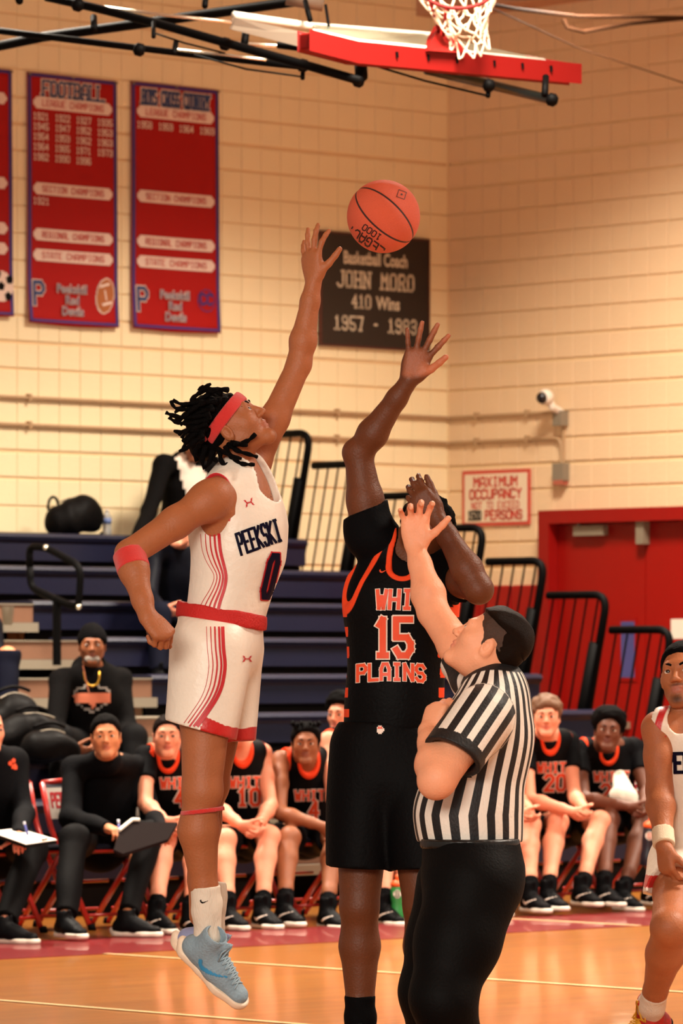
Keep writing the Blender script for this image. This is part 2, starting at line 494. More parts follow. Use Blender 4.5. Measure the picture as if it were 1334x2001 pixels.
# block walls: stack bond, each block its own piece
PIT = .195; Z0 = 3.758-19*PIT
def block_mesh(name, m, hw=PIT/2-.0022, hh=PIT/2-.0045):
    me = bpy.data.meshes.new(name); V = []
    for (y, ins) in ((0.0, 0), (-.008, 0), (-.011, .004)):
        V += [(-hw+ins, y, -hh+ins), (hw-ins, y, -hh+ins), (hw-ins, y, hh-ins), (-hw+ins, y, hh-ins)]
    F = [(8, 9, 10, 11)]
    for a in (0, 4):
        for k in range(4): F.append((a+k, a+(k+1) % 4, a+4+(k+1) % 4, a+4+k))
    me.from_pydata(V, [], F); me.materials.append(m); me.update(); return me
def wall(name, horizontal, n_len, n_hgt, m, joint_rows, near):
    root = MB()
    if horizontal == 'u': root.rbox(-.3, n_len*PIT, -.3, 0, 0, 7.8)
    else: root.rbox(-.3, 0, -.0, n_len*PIT, 0, 7.8)
    r = root.build(name, M_JOINT); tag(r, kind='structure')
    me = block_mesh('block', m); me2 = block_mesh('block', m, hh=PIT/2-.013)
    picks = near[:300]; ps = set(picks)
    rot = ANG if horizontal == 'u' else math.atan2(VY, VX)
    out = MB()
    for i in range(n_len):
        for j in range(n_hgt):
            a = (i+.5)*PIT; z = Z0+(j+.5)*PIT
            p = fl(a, 0, z) if horizontal == 'u' else fl(0, a, z)
            thick = j in joint_rows or j+1 in joint_rows
            mm = me2 if thick else me
            if (i, j) in ps:
                o = bpy.data.objects.new('block', mm); C.objects.link(o); o.parent = r; o.location = p; o.rotation_euler = (0, 0, rot)
            else:
                c, sn = math.cos(rot), math.sin(rot)
                out.add([(p[0]+v.co.x*c-v.co.y*sn, p[1]+v.co.x*sn+v.co.y*c, p[2]+v.co.z) for v in mm.vertices], [tuple(q.vertices) for q in mm.polygons])
    o = out.build('block_field', m, r); tag(o, kind='stuff')
    return r
rows_z = lambda z0, z1: range(int((z0-Z0)/PIT), int((z1-Z0)/PIT)+1)
J = {19, 27, 15, 11}
nearL = [(i, j) for i in range(7, 21) for j in rows_z(2.35, 6.4)]
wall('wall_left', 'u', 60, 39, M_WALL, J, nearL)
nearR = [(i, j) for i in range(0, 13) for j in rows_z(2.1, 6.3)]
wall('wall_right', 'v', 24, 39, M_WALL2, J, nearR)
# soffit over the right-hand wall
tag(MB().add(*(lambda P: (P, [(0, 1, 3, 2), (4, 6, 7, 5), (0, 4, 5, 1), (2, 3, 7, 6), (0, 2, 6, 4), (1, 5, 7, 3)]))([fl(a, b, z) for z in (6.44, 7.8) for b in (0, 6) for a in (0, .35)])).build('ceiling_beam', mat('beam_paint', (196, 150, 122), .6)), kind='structure')
# corner pilaster joint
tag(MB().tube([fl(.012, .012, 0), fl(.012, .012, 7.7)], .012, 6).build('trim_1', M_JOINT), kind='structure')

# wall pads
def pad(s0, s1, d0, d1, z0, z1, label):
    o = MB().rbox(s0, s1, d0, d1, z0, z1).build('wall_pad', M_REDPAD)
    b = o.modifiers.new('b', 'BEVEL'); b.width = .015; b.segments = 2
    tag(o, label, 'wall pad', 'red pads low on the walls'); return o
pad(.93, s_at(621, 0), .018, .06, .1, 2.14, 'red vinyl pad low on the wall behind the top of the bleacher steps')
dd = d_at(1083, 0)
for i in range(3):
    a, b = .06+(dd-.12)*i/3, .06+(dd-.12)*(i+1)/3-.01
    pad(.018, .06, a, b, .1, 2.06, ['red vinyl wall pad tucked into the room corner', 'red vinyl wall pad between the corner pad and the door pad', 'red vinyl wall pad against the red door frame'][i])

# red double door
def door():
    r = empty('door_1', fl(.05, d_at(1200, 0), 0)); tag(r, kind='structure')
    dl = d_at(1080, 0); zt = CAMH+(HY-1000)/FPX*37.3
    fr = MB(); W = .11; dr = dl+2.9
    fr.rbox(.0, .16, dl, dl+W, 0, zt); fr.rbox(.0, .16, dr-W, dr, 0, zt); fr.rbox(.0, .16, dl+W, dr-W, zt-.10, zt)
    o = fr.build('door_frame', M_RED, r)
    dm = d_at(1272, 0)
    for a, b, k in ((dl+W+.005, dm-.004, 0), (dm+.004, dr-W-.005, 1)):
        lf = MB().rbox(.018, .062, a, b, .01, zt-.105).build('door_leaf', mat('door_red', (142, 13, 7), .45, noise=.05, spec=.25), r)
        x0, x1 = (1226, 1252) if k == 0 else (1322, 1348)
        if k == 0:
            MB().rbox(.055, .070, d_at(x0-3, 0), d_at(x1+3, 0), 1.33, 1.80).build('window_trim', M_RED, lf)
            MB().rbox(.062, .073, d_at(x0, 0), d_at(x1, 0), 1.36, 1.775).build('window_pane', mat('blue_glass', (74, 76, 128), .15, noise=.1, nscale=2), lf)
        else:
            MB().rbox(.062, .064, d_at(1322, 0), d_at(1350, 0), 1.645, 1.79).build('notice', M_WHITE, lf)
        MB().rbox(.062, .12, a+.15, b-.15, .98, 1.03).build('push_bar', M_GREY, lf)
    cl = MB(); z = lambda y: CAMH+(HY-y)/FPX*37.1
    cl.rbox(.062, .12, d_at(1141, 0), d_at(1199, 0), z(1049), z(1030)); cl.tube([fl(.1, d_at(1139, 0), z(1021)), fl(.14, d_at(1207, 0), z(1018))], .012, 6)
    cl.tube([fl(.1, d_at(1145, 0), z(1021)), fl(.1, d_at(1150, 0), z(1032))], .012, 6)
    cl.build('door_closer', M_GREY, r)
    MB().rbox(.062, .13, d_at(1265, 0), d_at(1280, 0), z(1068), z(1012)).build('door_stop', M_GREY, r)
door()

# conduits, camera, boxes
M_COND = mat('painted_conduit', (172, 140, 104), .45, noise=.04)
def conduit(z, endx, drop, label):
    b = MB(); off = .035
    pts = [fl(12, off, z), fl(off+.02, off, z)]
    if drop is None: pts += [fl(off, off+.02, z), fl(off, d_at(endx, 0), z)]
    else: pts += [fl(off, off+.02, z), fl(off, d_at(endx, 0), z), fl(off, d_at(endx, 0), drop)]
    b.tube(rounded(pts, .12), .0145, 10)
    r = empty('conduit', fl(6, 0, z), label, 'conduit')
    b.build('pipe', M_COND, r)
    for s_ in (1.2, 2.7, 4.2): MB().rbox(s_-.012, s_+.012, .0, .055, z-.022, z+.03).build('pipe_clip', M_COND, r)
    for d_ in (.35, .9): MB().rbox(0, .055, d_-.012, d_+.012, z-.022, z+.03).build('pipe_clip', M_COND, r)
zc = lambda y, Y: CAMH+(HY-y)/FPX*Y
conduit(3.36, 1096, None, 'upper painted pipe along both walls ending at the camera box')
conduit(3.165, 1103, zc(905, 37.1), 'lower painted pipe along both walls, bending down to a grey box')
for zz in (5.315, 2.96):
    pass
r = empty('security_camera', fl(0, d_at(1104, 0), 3.4), 'white dome security camera on a grey wall box', 'camera')
dC = d_at(1104, 0)
MB().rbox(.0, .09, dC-.045, dC+.045, zc(833, 37.1), zc(804, 37.1)).build('mount_box', M_GREY, r)
MB().tube([fl(.05, dC, zc(806, 37.1)), fl(.14, dC, zc(797, 37.1)), fl(.16, dC-.01, zc(785, 37.1))], .03, 10).build('mount_arm', M_WHITE, r)
cc = np.array(fl(.19, dC-.02, zc(777, 37.0)))
prof = [(.062*math.sin(t), -.062*math.cos(t)) for t in np.linspace(.02, 3.12, 14)]
MB().lathe(prof, cc, 18).build('housing', M_WHITE, r, True)
MB().lathe([(.045*math.sin(t), -.045*math.cos(t)) for t in np.linspace(.02, 3.12, 12)], cc+np.array((-.028, -.034, -.006)), 16).build('lens_dome', mat('lens', (18, 16, 18), .08), r, True)
r = empty('junction_box', fl(0, dC, 2.9), 'lower grey electrical box with a red rim on the wall', 'electrical box')
MB().rbox(0, .08, dC-.06, dC+.055, zc(940, 37.1), zc(906, 37.1)).build('box_body', M_GREY, r)
MB().rbox(0, .085, dC-.045, dC+.045, zc(948, 37.1), zc(939, 37.1)).build('cover_rim', mat('box_red', (170, 90, 70), .5), r)
MB().tube([fl(.03, dC+.01, zc(833, 37.1)), fl(.03, dC+.01, zc(906, 37.1))], .012, 8).build('riser_pipe', M_COND, r)

# ------------------------------------------------------------------ signs and banners
def bfont(name, txt, size, org, right, up, m, parent, xs=1.0, bold=0.0, off=.002, align='CENTER'):
    cu = bpy.data.curves.new(name, 'FONT'); cu.body = txt; cu.size = size; cu.align_x = align; cu.offset = bold; cu.resolution_u = 3
    o = bpy.data.objects.new(name, cu); C.objects.link(o)
    dg = bpy.context.evaluated_depsgraph_get(); me = bpy.data.meshes.new_from_object(o.evaluated_get(dg)); bpy.data.objects.remove(o); bpy.data.curves.remove(cu)
    R = np.array(nrm(right)); U = np.array(nrm(up)); n = np.cross(R, U)
    V = [np.array(org)+R*v.co.x*xs+U*v.co.y+n*off for v in me.vertices]; F = [tuple(p.vertices) for p in me.polygons]
    bpy.data.meshes.remove(me)
    return pydata(name, V, F, m, parent)
UU = (UX, UY, 0); VV = (VX, VY, 0); ZZ = (0, 0, 1)
M_BANN = mat('banner_red', (160, 14, 12), .6, noise=.05, nscale=3, spec=.2)
M_BORD = mat('banner_blue', (52, 34, 110), .5)
M_PRINT = mat('print_white', (225, 200, 185), .6)
M_PBLUE = mat('print_blue', (38, 58, 104), .6)
M_PRED = mat('print_red', (190, 60, 50), .6)
M_TAN = mat('print_leather', (165, 92, 40), .6)
M_PBLK = mat('print_black', (22, 18, 18), .6)
def pill(w_, h_):
    p = []; r = h_*.5
    for a in np.linspace(-90, 90, 9): p.append((w_/2-r+r*math.cos(math.radians(a)), r*math.sin(math.radians(a))))
    for a in np.linspace(90, 270, 9): p.append((-w_/2+r+r*math.cos(math.radians(a)), r*math.sin(math.radians(a))))
    return p
def banner(xl, yt, xr, yb, title, years, sect, picture, label):
    """a hanging cloth banner; xl, xr, yt, yb are the photograph's pixels of its upper corners and its bottom left"""
    pl = WD(xl, yt, .03); s0 = s_at(xl, .03); s1 = s_at(xr, .03); Wd = s0-s1
    H = (yb-yt)/FPX*pl[1]; zt = pl[2]
    r = empty('banner', fl((s0+s1)/2, .03, zt-H), label, 'banner', 'red championship banners on the block wall')
    nx, nz = 16, 30; V = []; Q = []
    bulge = lambda u, v: .03+.006*math.sin(u*5.2+v*3)+.055*max(0, v-.8)**1.3*4*(1-.4*u)
    for sd in (0, 1):
        for j in range(nz+1):
            for i in range(nx+1):
                u, v = i/nx, j/nz; V.append(fl(s0-Wd*u, bulge(u, v)-sd*.006, zt-H*v-.012*math.sin(u*3.1)*v))
    K = (nx+1)*(nz+1)
    for j in range(nz):
        for i in range(nx):
            a = j*(nx+1)+i; Q.append((a, a+nx+1, a+nx+2, a+1)); Q.append((K+a, K+a+1, K+a+nx+2, K+a+nx+1))
    for i in range(nx):
        Q.append((i, i+1, K+i+1, K+i)); a = nz*(nx+1)+i; Q.append((a, K+a, K+a+1, a+1))
    for j in range(nz):
        a = j*(nx+1); Q.append((a, K+a, K+a+nx+1, a+nx+1)); a += nx; Q.append((a, a+nx+1, K+a+nx+1, K+a))
    cl = npmesh('banner_cloth', np.array(V), np.array(Q), M_BANN, r)
    org = np.array(fl(s0-Wd/2, .03, zt)); W = Wd
    def put(nm, VF, x, y, m, off=.004): return decal(nm, shift2(VF, x, y), org, UU, ZZ, m, cl, cl, off)
    bw = .022*W/.64
    e = []; W0 = W; W = W-.008
    for a, b, c, d in ((-W/2, -H+.01, -W/2+bw, -.006), (W/2-bw, -H+.01, W/2, -.006), (-W/2, -bw, W/2, -.006), (-W/2, -H+.01, W/2, -H+bw)):
        e.append(poly2d([(a, b), (c, b), (c, d), (a, d)], .04))
    W = W0; put('hem', join2(*e), 0, 0, M_BORD, .003)
    fx = lambda f: (f-.5)*W
    tl = len(title); th = .078*W/.64
    tv = lambda wt: text2d(title, th, wd=min(.5, W*.78/(tl*th)*.72), gap=min(.24, W*.78/(tl*th)*.28), wt=wt, serif=.12, cell=.02)
    put('title_outline', tv(.34), 0, -H*.088, M_PRINT, .005); put('title_lettering', tv(.17), 0, -H*.088, M_PBLUE, .008)
    ribbon = poly2d(pill(W*.88, .065*W/.64), .012)
    for f, t in ((.119, 'LEAGUE CHAMPIONS'), (.462, 'SECTION CHAMPIONS'), (.645, 'REGIONAL CHAMPIONS'), (.727, 'STATE CHAMPIONS')):
        put('ribbon', ribbon, 0, -H*f, M_PRINT, .005)
        put('ribbon_lettering', text2d(t, .033*W/.64, wd=W*.7/len(t)/(.033*W/.64)*.68, gap=W*.7/len(t)/(.033*W/.64)*.32, wt=.16, cell=.02), 0, -H*f-.016*W/.64, M_PRED, .008)
    hy = .034*W/.64
    for rr, line in enumerate(years):
        for c_, yv in enumerate(line): put('year', text2d(yv, hy, wd=.58, gap=.24, wt=.19, cell=.02), fx(.14+.24*c_), -H*(.186+.0405*rr), M_PRINT, .006)
    if sect: put('year', text2d(sect, hy, wd=.62, gap=.26, wt=.17, cell=.02), fx(.145), -H*.524, M_PRINT, .006)
    for k, t in enumerate(('Peekskill', 'Red', 'Devils')):
        z = zt-H*(.872+.045*k); o = np.array(fl(s0-Wd*.48, bulge(.45, .87+.04*k)+.014, z))
        bfont('school_name', t, .066*W/.64, o, UU, ZZ, M_PRINT, cl, .95, .004); bfont('school_name', t, .066*W/.64, o+np.array(VV)*.003, UU, ZZ, M_PBLUE, cl, .95, .0)
    put('school_letter', text2d('P', .12*W/.64, wd=.55, wt=.26, cell=.02), fx(.115), -H*.925, M_PRINT, .006)
    put('school_letter', text2d('P', .12*W/.64, wd=.55, wt=.17, cell=.02), fx(.115), -H*.925, M_PBLUE, .009)
    if picture == 'ball':
        el = [(.075*math.cos(t), .125*math.sin(t)) for t in np.linspace(0, 6.28, 24)[:-1]]
        a = math.radians(-14); el = [(x*math.cos(a)-y*math.sin(a), x*math.sin(a)+y*math.cos(a)) for x, y in el]
        put('football_print', poly2d([(x*1.12, y*1.08) for x, y in el], .008), fx(.85), -H*.875, M_PRINT, .005)
        put('football_print', poly2d(el, .008), fx(.85), -H*.875, M_TAN, .008)
        st = [(-.05, .05, .015), (-.01, -.085, .0)]
        put('football_stripe', poly2d([(-.048, .075), (.035, .098), (.04, .080), (-.05, .055)], .006), fx(.85), -H*.875, M_PRINT, .011)
        put('football_stripe', poly2d([(-.028, -.075), (.052, -.055), (.054, -.035), (-.038, -.057)], .006), fx(.85), -H*.875, M_PRINT, .011)
        put('football_stripe', poly2d([(-.012, .04), (.0, .043), (.012, -.03), (.0, -.033)], .004), fx(.85), -H*.875, M_PRINT, .011)
    elif picture == 'cc':
        put('club_letters', text2d('CC', .075, wd=.6, wt=.24, cell=.012), fx(.84), -H*.885, M_BORD, .006)
        ring = join2(*[poly2d([(.085*math.cos(t), .085*math.sin(t)), (.085*math.cos(t+.4), .085*math.sin(t+.4)), (.077*math.cos(t+.4), .077*math.sin(t+.4)), (.077*math.cos(t), .077*math.sin(t))], .004) for t in np.arange(0, 6.28, .5)])
        put('club_ring', ring, fx(.84), -H*.87, M_BORD, .006)
    else:
        put('soccer_print', poly2d([(.11*math.cos(t), .11*math.sin(t)) for t in np.linspace(0, 6.28, 24)[:-1]], .008), fx(.86), -H*.88, M_PRINT, .005)
        for a, b in ((0, 0), (.075, .05), (-.03, .085), (.06, -.07), (-.07, -.04)):
            put('soccer_patch', poly2d([(a+.034*math.cos(t), b+.034*math.sin(t)) for t in np.linspace(.3, 6.58, 6)[:-1]], .006), fx(.86), -H*.88, M_PBLK, .008)
    for a, b in ((-W/2+.015, -.015), (W/2-.015, -.015), (0, -.012)):
        p = org+np.array(UU)*a+np.array(ZZ)*b; MB().tube([p, p+np.array(VV)*.02], .008, 8).build('grommet', M_GREY, cl)
    return r
banner(53, 140, 229, 630, 'FOOTBALL', [('1921', '1922', '1927', '1935'), ('1945', '1947', '1952', '1953'), ('1954', '1959', '1962', '1963'), ('1964', '1965', '1971', '1973'), ('1982', '1990', '1996')], '1921', 'ball', 'red FOOTBALL championship banner with five rows of years and a football')
banner(256, 158, 428, 641, 'BOYS CROSS COUNTRY', [('1958', '1959', '1964', '1969')], None, 'cc', 'red CROSS COUNTRY championship banner with one row of years')
banner(-152, 118, 24, 608, 'SOCCER', [('1970', '1974')], None, 'soccer', 'red banner with a soccer ball, cut by the edge of the picture')
# coach plaque
def plaque():
    pl = WD(628, 455, .02); s0 = s_at(624, .02); s1 = s_at(832, .02); W = s0-s1; H = (673-456)/FPX*pl[1]
    zt = pl[2]; r = empty('wall_plaque', fl((s0+s1)/2, .02, zt-H), 'black plaque with white lettering behind the airborne ball', 'plaque')
    bd = MB().rbox(s1, s0, .018, .045, zt-H, zt).build('plaque_board', mat('plaque_black', (30, 20, 18), .45), r)
    fr = MB(); e = .014
    fr.rbox(s1-e, s0+e, .016, .05, zt, zt+e); fr.rbox(s1-e, s0+e, .016, .05, zt-H-e, zt-H); fr.rbox(s1-e, s1, .016, .05, zt-H, zt); fr.rbox(s0, s0+e, .016, .05, zt-H, zt)
    fr.build('plaque_frame', mat('plaque_brown', (74, 22, 16), .4), r)
    o = lambda f: np.array(fl((s0+s1)/2, .046, zt-H*f))
    MP = mat('plaque_print', (205, 190, 165), .6)
    bfont('plaque_lettering', 'Basketball Coach', .135, o(.26), UU, ZZ, MP, bd, .72, .004)
    def t(txt, h, f, wd=.6): decal('plaque_lettering', text2d(txt, h, wd=wd, gap=.3, wt=.17, serif=.13, cell=.05), o(f), UU, ZZ, MP, bd, None, .002)
    t('JOHN MORO', .115, .47, .5); 
    decal('plaque_lettering', shift2(text2d('410', .095, wd=.5, gap=.24, wt=.17, serif=.1, cell=.05), -.15, 0), o(.655), UU, ZZ, MP, bd, None, .002)
    bfont('plaque_lettering', 'Wins', .135, o(.655)+np.array(UU)*.13, UU, ZZ, MP, bd, .85, .004)
    t('1957 - 1983', .1, .86, .5)
plaque()
# occupancy sign on the right-hand wall
def occ():
    d0, d1 = d_at(908, 0), d_at(1040, 0); Y = 37.55; zt, zb = zc(918, Y), zc(1027, Y)
    r = empty('occupancy_sign', fl(.02, (d0+d1)/2, zb), 'white MAXIMUM OCCUPANCY sign with red border and lettering', 'sign')
    bd = MB().rbox(.018, .028, d0, d1, zb, zt).build('sign_board', mat('sign_red', (196, 70, 56), .5), r)
    MB().rbox(.028, .031, d0+.028, d1-.028, zb+.028, zt-.028).build('sign_face', mat('sign_white', (226, 208, 180), .5), r)
    mr = mat('sign_print', (200, 62, 48), .6); mk = mat('sign_ink', (38, 32, 30), .6)
    o = lambda dz: np.array(fl(.032, (d0+d1)/2, zt-dz)); H = zt-zb; W = d1-d0
    def t(txt, h, f, wf, m=mr, dx=0, wt=.24):
        n = len(txt); a = W*wf/n/h; decal('sign_lettering', shift2(text2d(txt, h, wd=a*.7, gap=a*.3, wt=wt, cell=.05), dx, 0), o(H*f), VV, ZZ, m, r, None, .002)
    t('MAXIMUM', .068, .29, .66); t('OCCUPANCY', .068, .51, .78); t('NOT TO EXCEED', .05, .69, .72, wt=.16)
    t('1500', .065, .885, .2, mk, -W*.31); t('PERSONS', .065, .885, .56, mr, W*.12)
occ()

# ------------------------------------------------------------------ bleachers
ZS = lambda i: 2.38-.247*i
RD = .608
def bleachers():
    r = empty('bleacher', fl(6, 2.5, 0), 'navy stepped bleacher with a central aisle against the block wall', 'bleacher')
    SE = 2.02; A0, A1 = 5.62, 6.86
    for i in range(9):
        z = ZS(i); d0 = RD*i+.16; d1 = RD*(i+1)
        for a, b in ((SE, A0), (A1, 11.5)):
            m = MB()
            # seat shell: rounded nose, tall front skirt
            prof = [(d0, z-.05), (d0, z-.005), (d1-.06, z), (d1-.015, z-.008), (d1, z-.03), (d1-.012, z-.055), (d1-.03, z-.075), (d1-.03, z-.195), (d1-.06, z-.205), (d1-.06, z-.05)]
            if i == 0: prof = [(.02, z-.05), (.02, z)]+prof[2:]
            n = len(prof); V = [fl(s_, d, zz) for s_ in (a, b) for d, zz in prof]
            m.add(V, [tuple(range(n)), tuple(range(n, 2*n))[::-1]]+[(k, (k+1) % n, n+(k+1) % n, n+k)[::-1] for k in range(n)])
            m.build('seat_row', M_NAVY, r)
            MB().rbox(a, b, RD*i, RD*(i+1)+.02, z-.43, z-.405).build('foot_board', M_BROWN, r)
            MB().rbox(a+.02, b, d1-.10, d1-.07, z-.42, z-.1).build('riser_board', M_DARK, r)
        # aisle steps
        MB().rbox(A0, A1, RD*i-.1, RD*(i+1)-.01, z-.15, z-.035).build('aisle_step', M_BROWN, r)
        MB().rbox(A0, A1, RD*i-.1, RD*(i+1), z-.035, z-.025).build('step_nosing', M_GREYSTEP, r)
        MB().rbox(A0, A1-.18, RD*(i+1)-.2, RD*(i+1)+.05, z-.215, z-.152).build('half_step', M_GREYSTEP, r)
        MB().rbox(A0, A1, RD*(i+1)-.30, RD*(i+1)-.28, z-.42, z-.15).build('riser_board', M_DARK, r)
    # hidden frame that carries the rows
    for s_ in (2.3, 4.4, 7.2, 9.6):
        fr = MB()
        for i in range(9):
            fr.rbox(s_-.03, s_+.03, RD*(i+1)-.2, RD*(i+1)-.14, .0, ZS(i)-.42)
        fr.tube([fl(s_, .3, .1), fl(s_, RD*9-.2, .1)], .03, 6); fr.build('support_frame', M_DARK, r)
    for i, x in ((7, 0), (8, 0)):
        z = ZS(i)
    # end guard rails, one panel to a row
    for i in range(-1, 9):
        d0, d1 = RD*i+.0+.6, RD*(i+1)+.6
        zt = 3.165-.2452*(i+1) if i >= 0 else 3.165+.0
        if i == -1: d0, d1 = .05, .6; zt = 3.165
        lean = -.26
        h = 1.12
        A = lambda d, t: np.array(fl(SE-.03, d+lean*t, zt-h*t))
        dp = d1 if i >= 0 else .6
        lf = d0+.03
        pr = MB().tube(rounded([A(lf, .0), A(dp, 0), A(dp, 1.0)], .13, 6), [.026]*100 if False else .028, 8)
        g = pr.build('guard_rail', M_BLK, r, True)
        MB().tube([A(dp-.035, .30), A(dp-.05, 1.05)], .05, 8).build('rail_sleeve', M_BLK, g, True)
        MB().tube([A(lf, .95), A(dp, .95)], .016, 6).build('bottom_rail', M_BLK, g)
        nb = 5 if i >= 0 else 4
        for k in range(nb):
            dk = lf+(dp-lf-.03)*(k+.5)/nb
            MB().tube([A(dk, .0), A(dk, .95)], .008, 5).build('rail_bar', M_BLK, g)
    # aisle hand rails
    def loop(pts, post, s_):
        P = [WS(x, y, s_) for x, y in pts]
        P2 = rounded([ (P[0]+P[-1])/2]+P+[(P[0]+P[-1])/2], .08, 5)
        o = MB().tube(P2, .024, 8).build('hand_rail', M_BLK, r, True)
        MB().tube([WS(post[0], post[1], s_), WS(post[0], post[2], s_)], .028, 8).build('rail_post', M_BLK, o)
        for a in (1, 3):
            MB().lathe([(.012, -.03), (.02, 0), (.012, .03)], P[a % len(P)]+np.array((0, -.02, 0)), 8, (0, 1, 0)).build('rail_bolt', M_CHROME, o, True)
    loop([(57, 1068), (90, 1070), (158, 1107), (154, 1186), (128, 1180), (60, 1148)], (111, 1168, 1300), 6.2)
    loop([(540, 1372), (572, 1362), (640, 1404), (640, 1474), (600, 1478), (545, 1440)], (545, 1392, 1500), 3.1)
bleachers()

# ------------------------------------------------------------------ folded basketball backstop under the roof
def backstop():
    Yb = 25.0
    r = empty('backstop', PX(870, 110, Yb), 'folded basketball backstop with red edge padding and black tubes', 'basketball hoop')
    B = lambda x, y, dY=0: PX(x, y, Yb+dY)
    # along the board: it runs parallel to the left wall, so distance grows to the right
    def U(x, y, o=0):
        Y = Yb+(x-870)/FPX*Yb*UY/UX; return PX(x, y, Y+o)
    g = MB()
    def bar(a, b, w_, m, name, par=None, n=10):
        mid = MB().tube([a, b], w_, n); return mid.build(name, m, par or r, True)
    M_PAD = mat('red_pad', (118, 10, 6), .55, noise=.05, spec=.25)
    M_FRM = mat('board_white', (228, 222, 205), .35)
    # padding along the board's edge: end block, bend, long run
    th = .075; back = np.array((-.02, .10, .02))
    def slab(p, q, hgt0, hgt1, m, name, par, depth=.09):
        a, b = np.array(p), np.array(q); dn0 = np.array((0, 0, -hgt0)); dn1 = np.array((0, 0, -hgt1)); bk = np.array((-VX, -VY, 0))*depth
        V = [a, b, b+dn1, a+dn0, a+bk, b+bk, b+dn1+bk, a+dn0+bk]
        o = MB().add(V, [(0, 1, 2, 3)[::-1], (4, 5, 6, 7), (0, 4, 5, 1), (3, 2, 6, 7), (0, 3, 7, 4), (1, 5, 6, 2)]).build(name, m, par)
        bv = o.modifiers.new('b', 'BEVEL'); bv.width = .012; bv.segments = 3; return o
    zz = lambda px: px/FPX*Yb
    slab(U(608, 62), U(700, 85), zz(32), zz(33), M_PAD, 'edge_padding', r)
    lp = slab(U(699, 85), U(1133, 129), zz(33), zz(31), M_PAD, 'edge_padding', r)
    for x in (775, 836, 892, 965, 1020, 1076): MB().tube([U(x, 101+(x-775)*.09, -.012), U(x+1, 113+(x-775)*.09, -.012)], .008, 6).build('pad_slot', M_BLK, lp)
    # board: white frame and clear pane lying nearly flat above the padding
    fr = MB()
    a0, a1, a2, a3 = U(455, 30, 1.0), U(1133, 130, .05), U(608, 62, .05), U(985, 88, 1.15)
    fr.tube([U(457, 30, .9), U(610, 52, .95), U(840, 70, 1.0), U(905, 95, 1.0), U(1062, 122, .5)], .022, 8)
    fr.tube([U(612, 64, .06), U(700, 84, .06), U(840, 98, .06), U(1062, 122, .12)], .02, 8)
    fr.build('board_frame', M_FRM, r, True)
    pl = slab(U(455, 33, .8), U(608, 66, .1), zz(22), zz(28), mat('board_edge', (196, 180, 160), .4), 'board_side', r, .03)
    V = [U(620, 63, .08), U(700, 82, .08), U(840, 95, .08), U(1055, 120, .3), U(905, 96, .95), U(840, 72, .98), U(612, 52, .93)]
    V2 = [v+np.array((0, 0, .015)) for v in V]
    MB().add(V+V2, [tuple(range(7)), tuple(range(7, 14))[::-1]]+[(k, (k+1) % 7, 7+(k+1) % 7, 7+k)[::-1] for k in range(7)]).build('board_pane', mat('board_glass', (190, 196, 170), .12, trans=.55), r)
    tri = slab(U(1030, 112, .3), U(1120, 127, .02), zz(6), zz(6), M_PAD, 'edge_padding', r, .05)
    # rim bracket, rim and net
    br = MB(); V = [U(838, 99, -.05), U(908, 104, -.05), U(898, 80, .12), U(884, 55, .15), U(856, 50, .15), U(842, 75, .12)]
    V2 = [v+np.array((-VX, -VY, 0))*.03 for v in V]
    br.add(V+V2, [tuple(range(6))[::-1], tuple(range(6, 12))]+[(k, (k+1) % 6, 6+(k+1) % 6, 6+k) for k in range(6)]).build('rim_bracket', M_PAD, r)
    c = U(890, -50, .0); ax = nrm((.30, -.28, .9)); x = nrm(np.cross(ax, (0, 1, 0))); y = np.cross(ax, x); R_ = .2285
    # a ring swung up with the board
    x = nrm((.92, .1, .05)); y = nrm(np.array((-.1, .55, .83))); y = nrm(y-x*np.dot(x, y))
    ring = lambda t, rr=R_, cc=c: cc+rr*(math.cos(t)*x+math.sin(t)*y)
    MB().tube([ring(t) for t in np.linspace(0, 2*math.pi, 40)[:-1]], .010, 8, closed=True).build('rim', M_PAD, r, True)
    MB().tube([ring(-2.3), U(858, 62, .1)], .009, 8).tube([ring(-1.9), U(866, 70, .05)], .009, 8).build('rim_brace', M_PAD, r, True)
    net = MB(); e = U(915, 84, -.06); n_ = 12; lv = 6
    rs = [R_, R_*.86, R_*.74, R_*.62, R_*.5, R_*.42, R_*.44]
    cs = [c+(e-c)*(k/lv)**.9 for k in range(lv+1)]
    rnd = random.Random(7)
    pts = {}
    for k in range(lv+1):
        for q in range(n_):
            t = 2*math.pi*(q+.5*(k % 2))/n_
            p = ring(t, rs[k], cs[k])+np.array([rnd.uniform(-1, 1)*.018*(k > 0) for _ in range(3)]); pts[(k, q)] = p
    for k in range(lv):
        for q in range(n_):
            for q2 in ((q, (q-1) % n_) if k % 2 == 0 else (q, (q+1) % n_)):
                a, b = pts[(k, q)], pts[(k+1, q2)]; m_ = (a+b)/2+np.array([rnd.uniform(-1, 1)*.006 for _ in range(3)])+np.array((0, 0, -.01))
                net.tube([a, m_, b], .0055, 5)
    net.build('net', mat('net_cord', (226, 196, 170), .8), r)
    # black tubes, rods, clamps
    def T(pts, w_, m=M_BLK, nm='tube'):
        return MB().tube([PX(x, y, Y) for x, y, Y in pts], w_, 10).build(nm, m, r, True)
    T([(-40, 98, 27.2), (85, 72, 27), (290, 44, 26.6), (575, 3, 26.1), (590, 1, 26)], .028)
    T([(90, -6, 25.8), (180, 14, 25.7), (300, 44, 25.4), (470, 92, 25.0), (600, 128, 24.8), (704, 158, 24.6)], .023)
    T([(-20, 58, 26.0), (110, 74, 25.9), (280, 95, 25.6), (345, 103, 25.5), (530, 124, 25.2), (590, 130, 25.1)], .018)
    T([(345, 97, 25.4), (430, 106, 25.2), (520, 117, 25.1)], .007, M_CHROME, 'bright_rod')
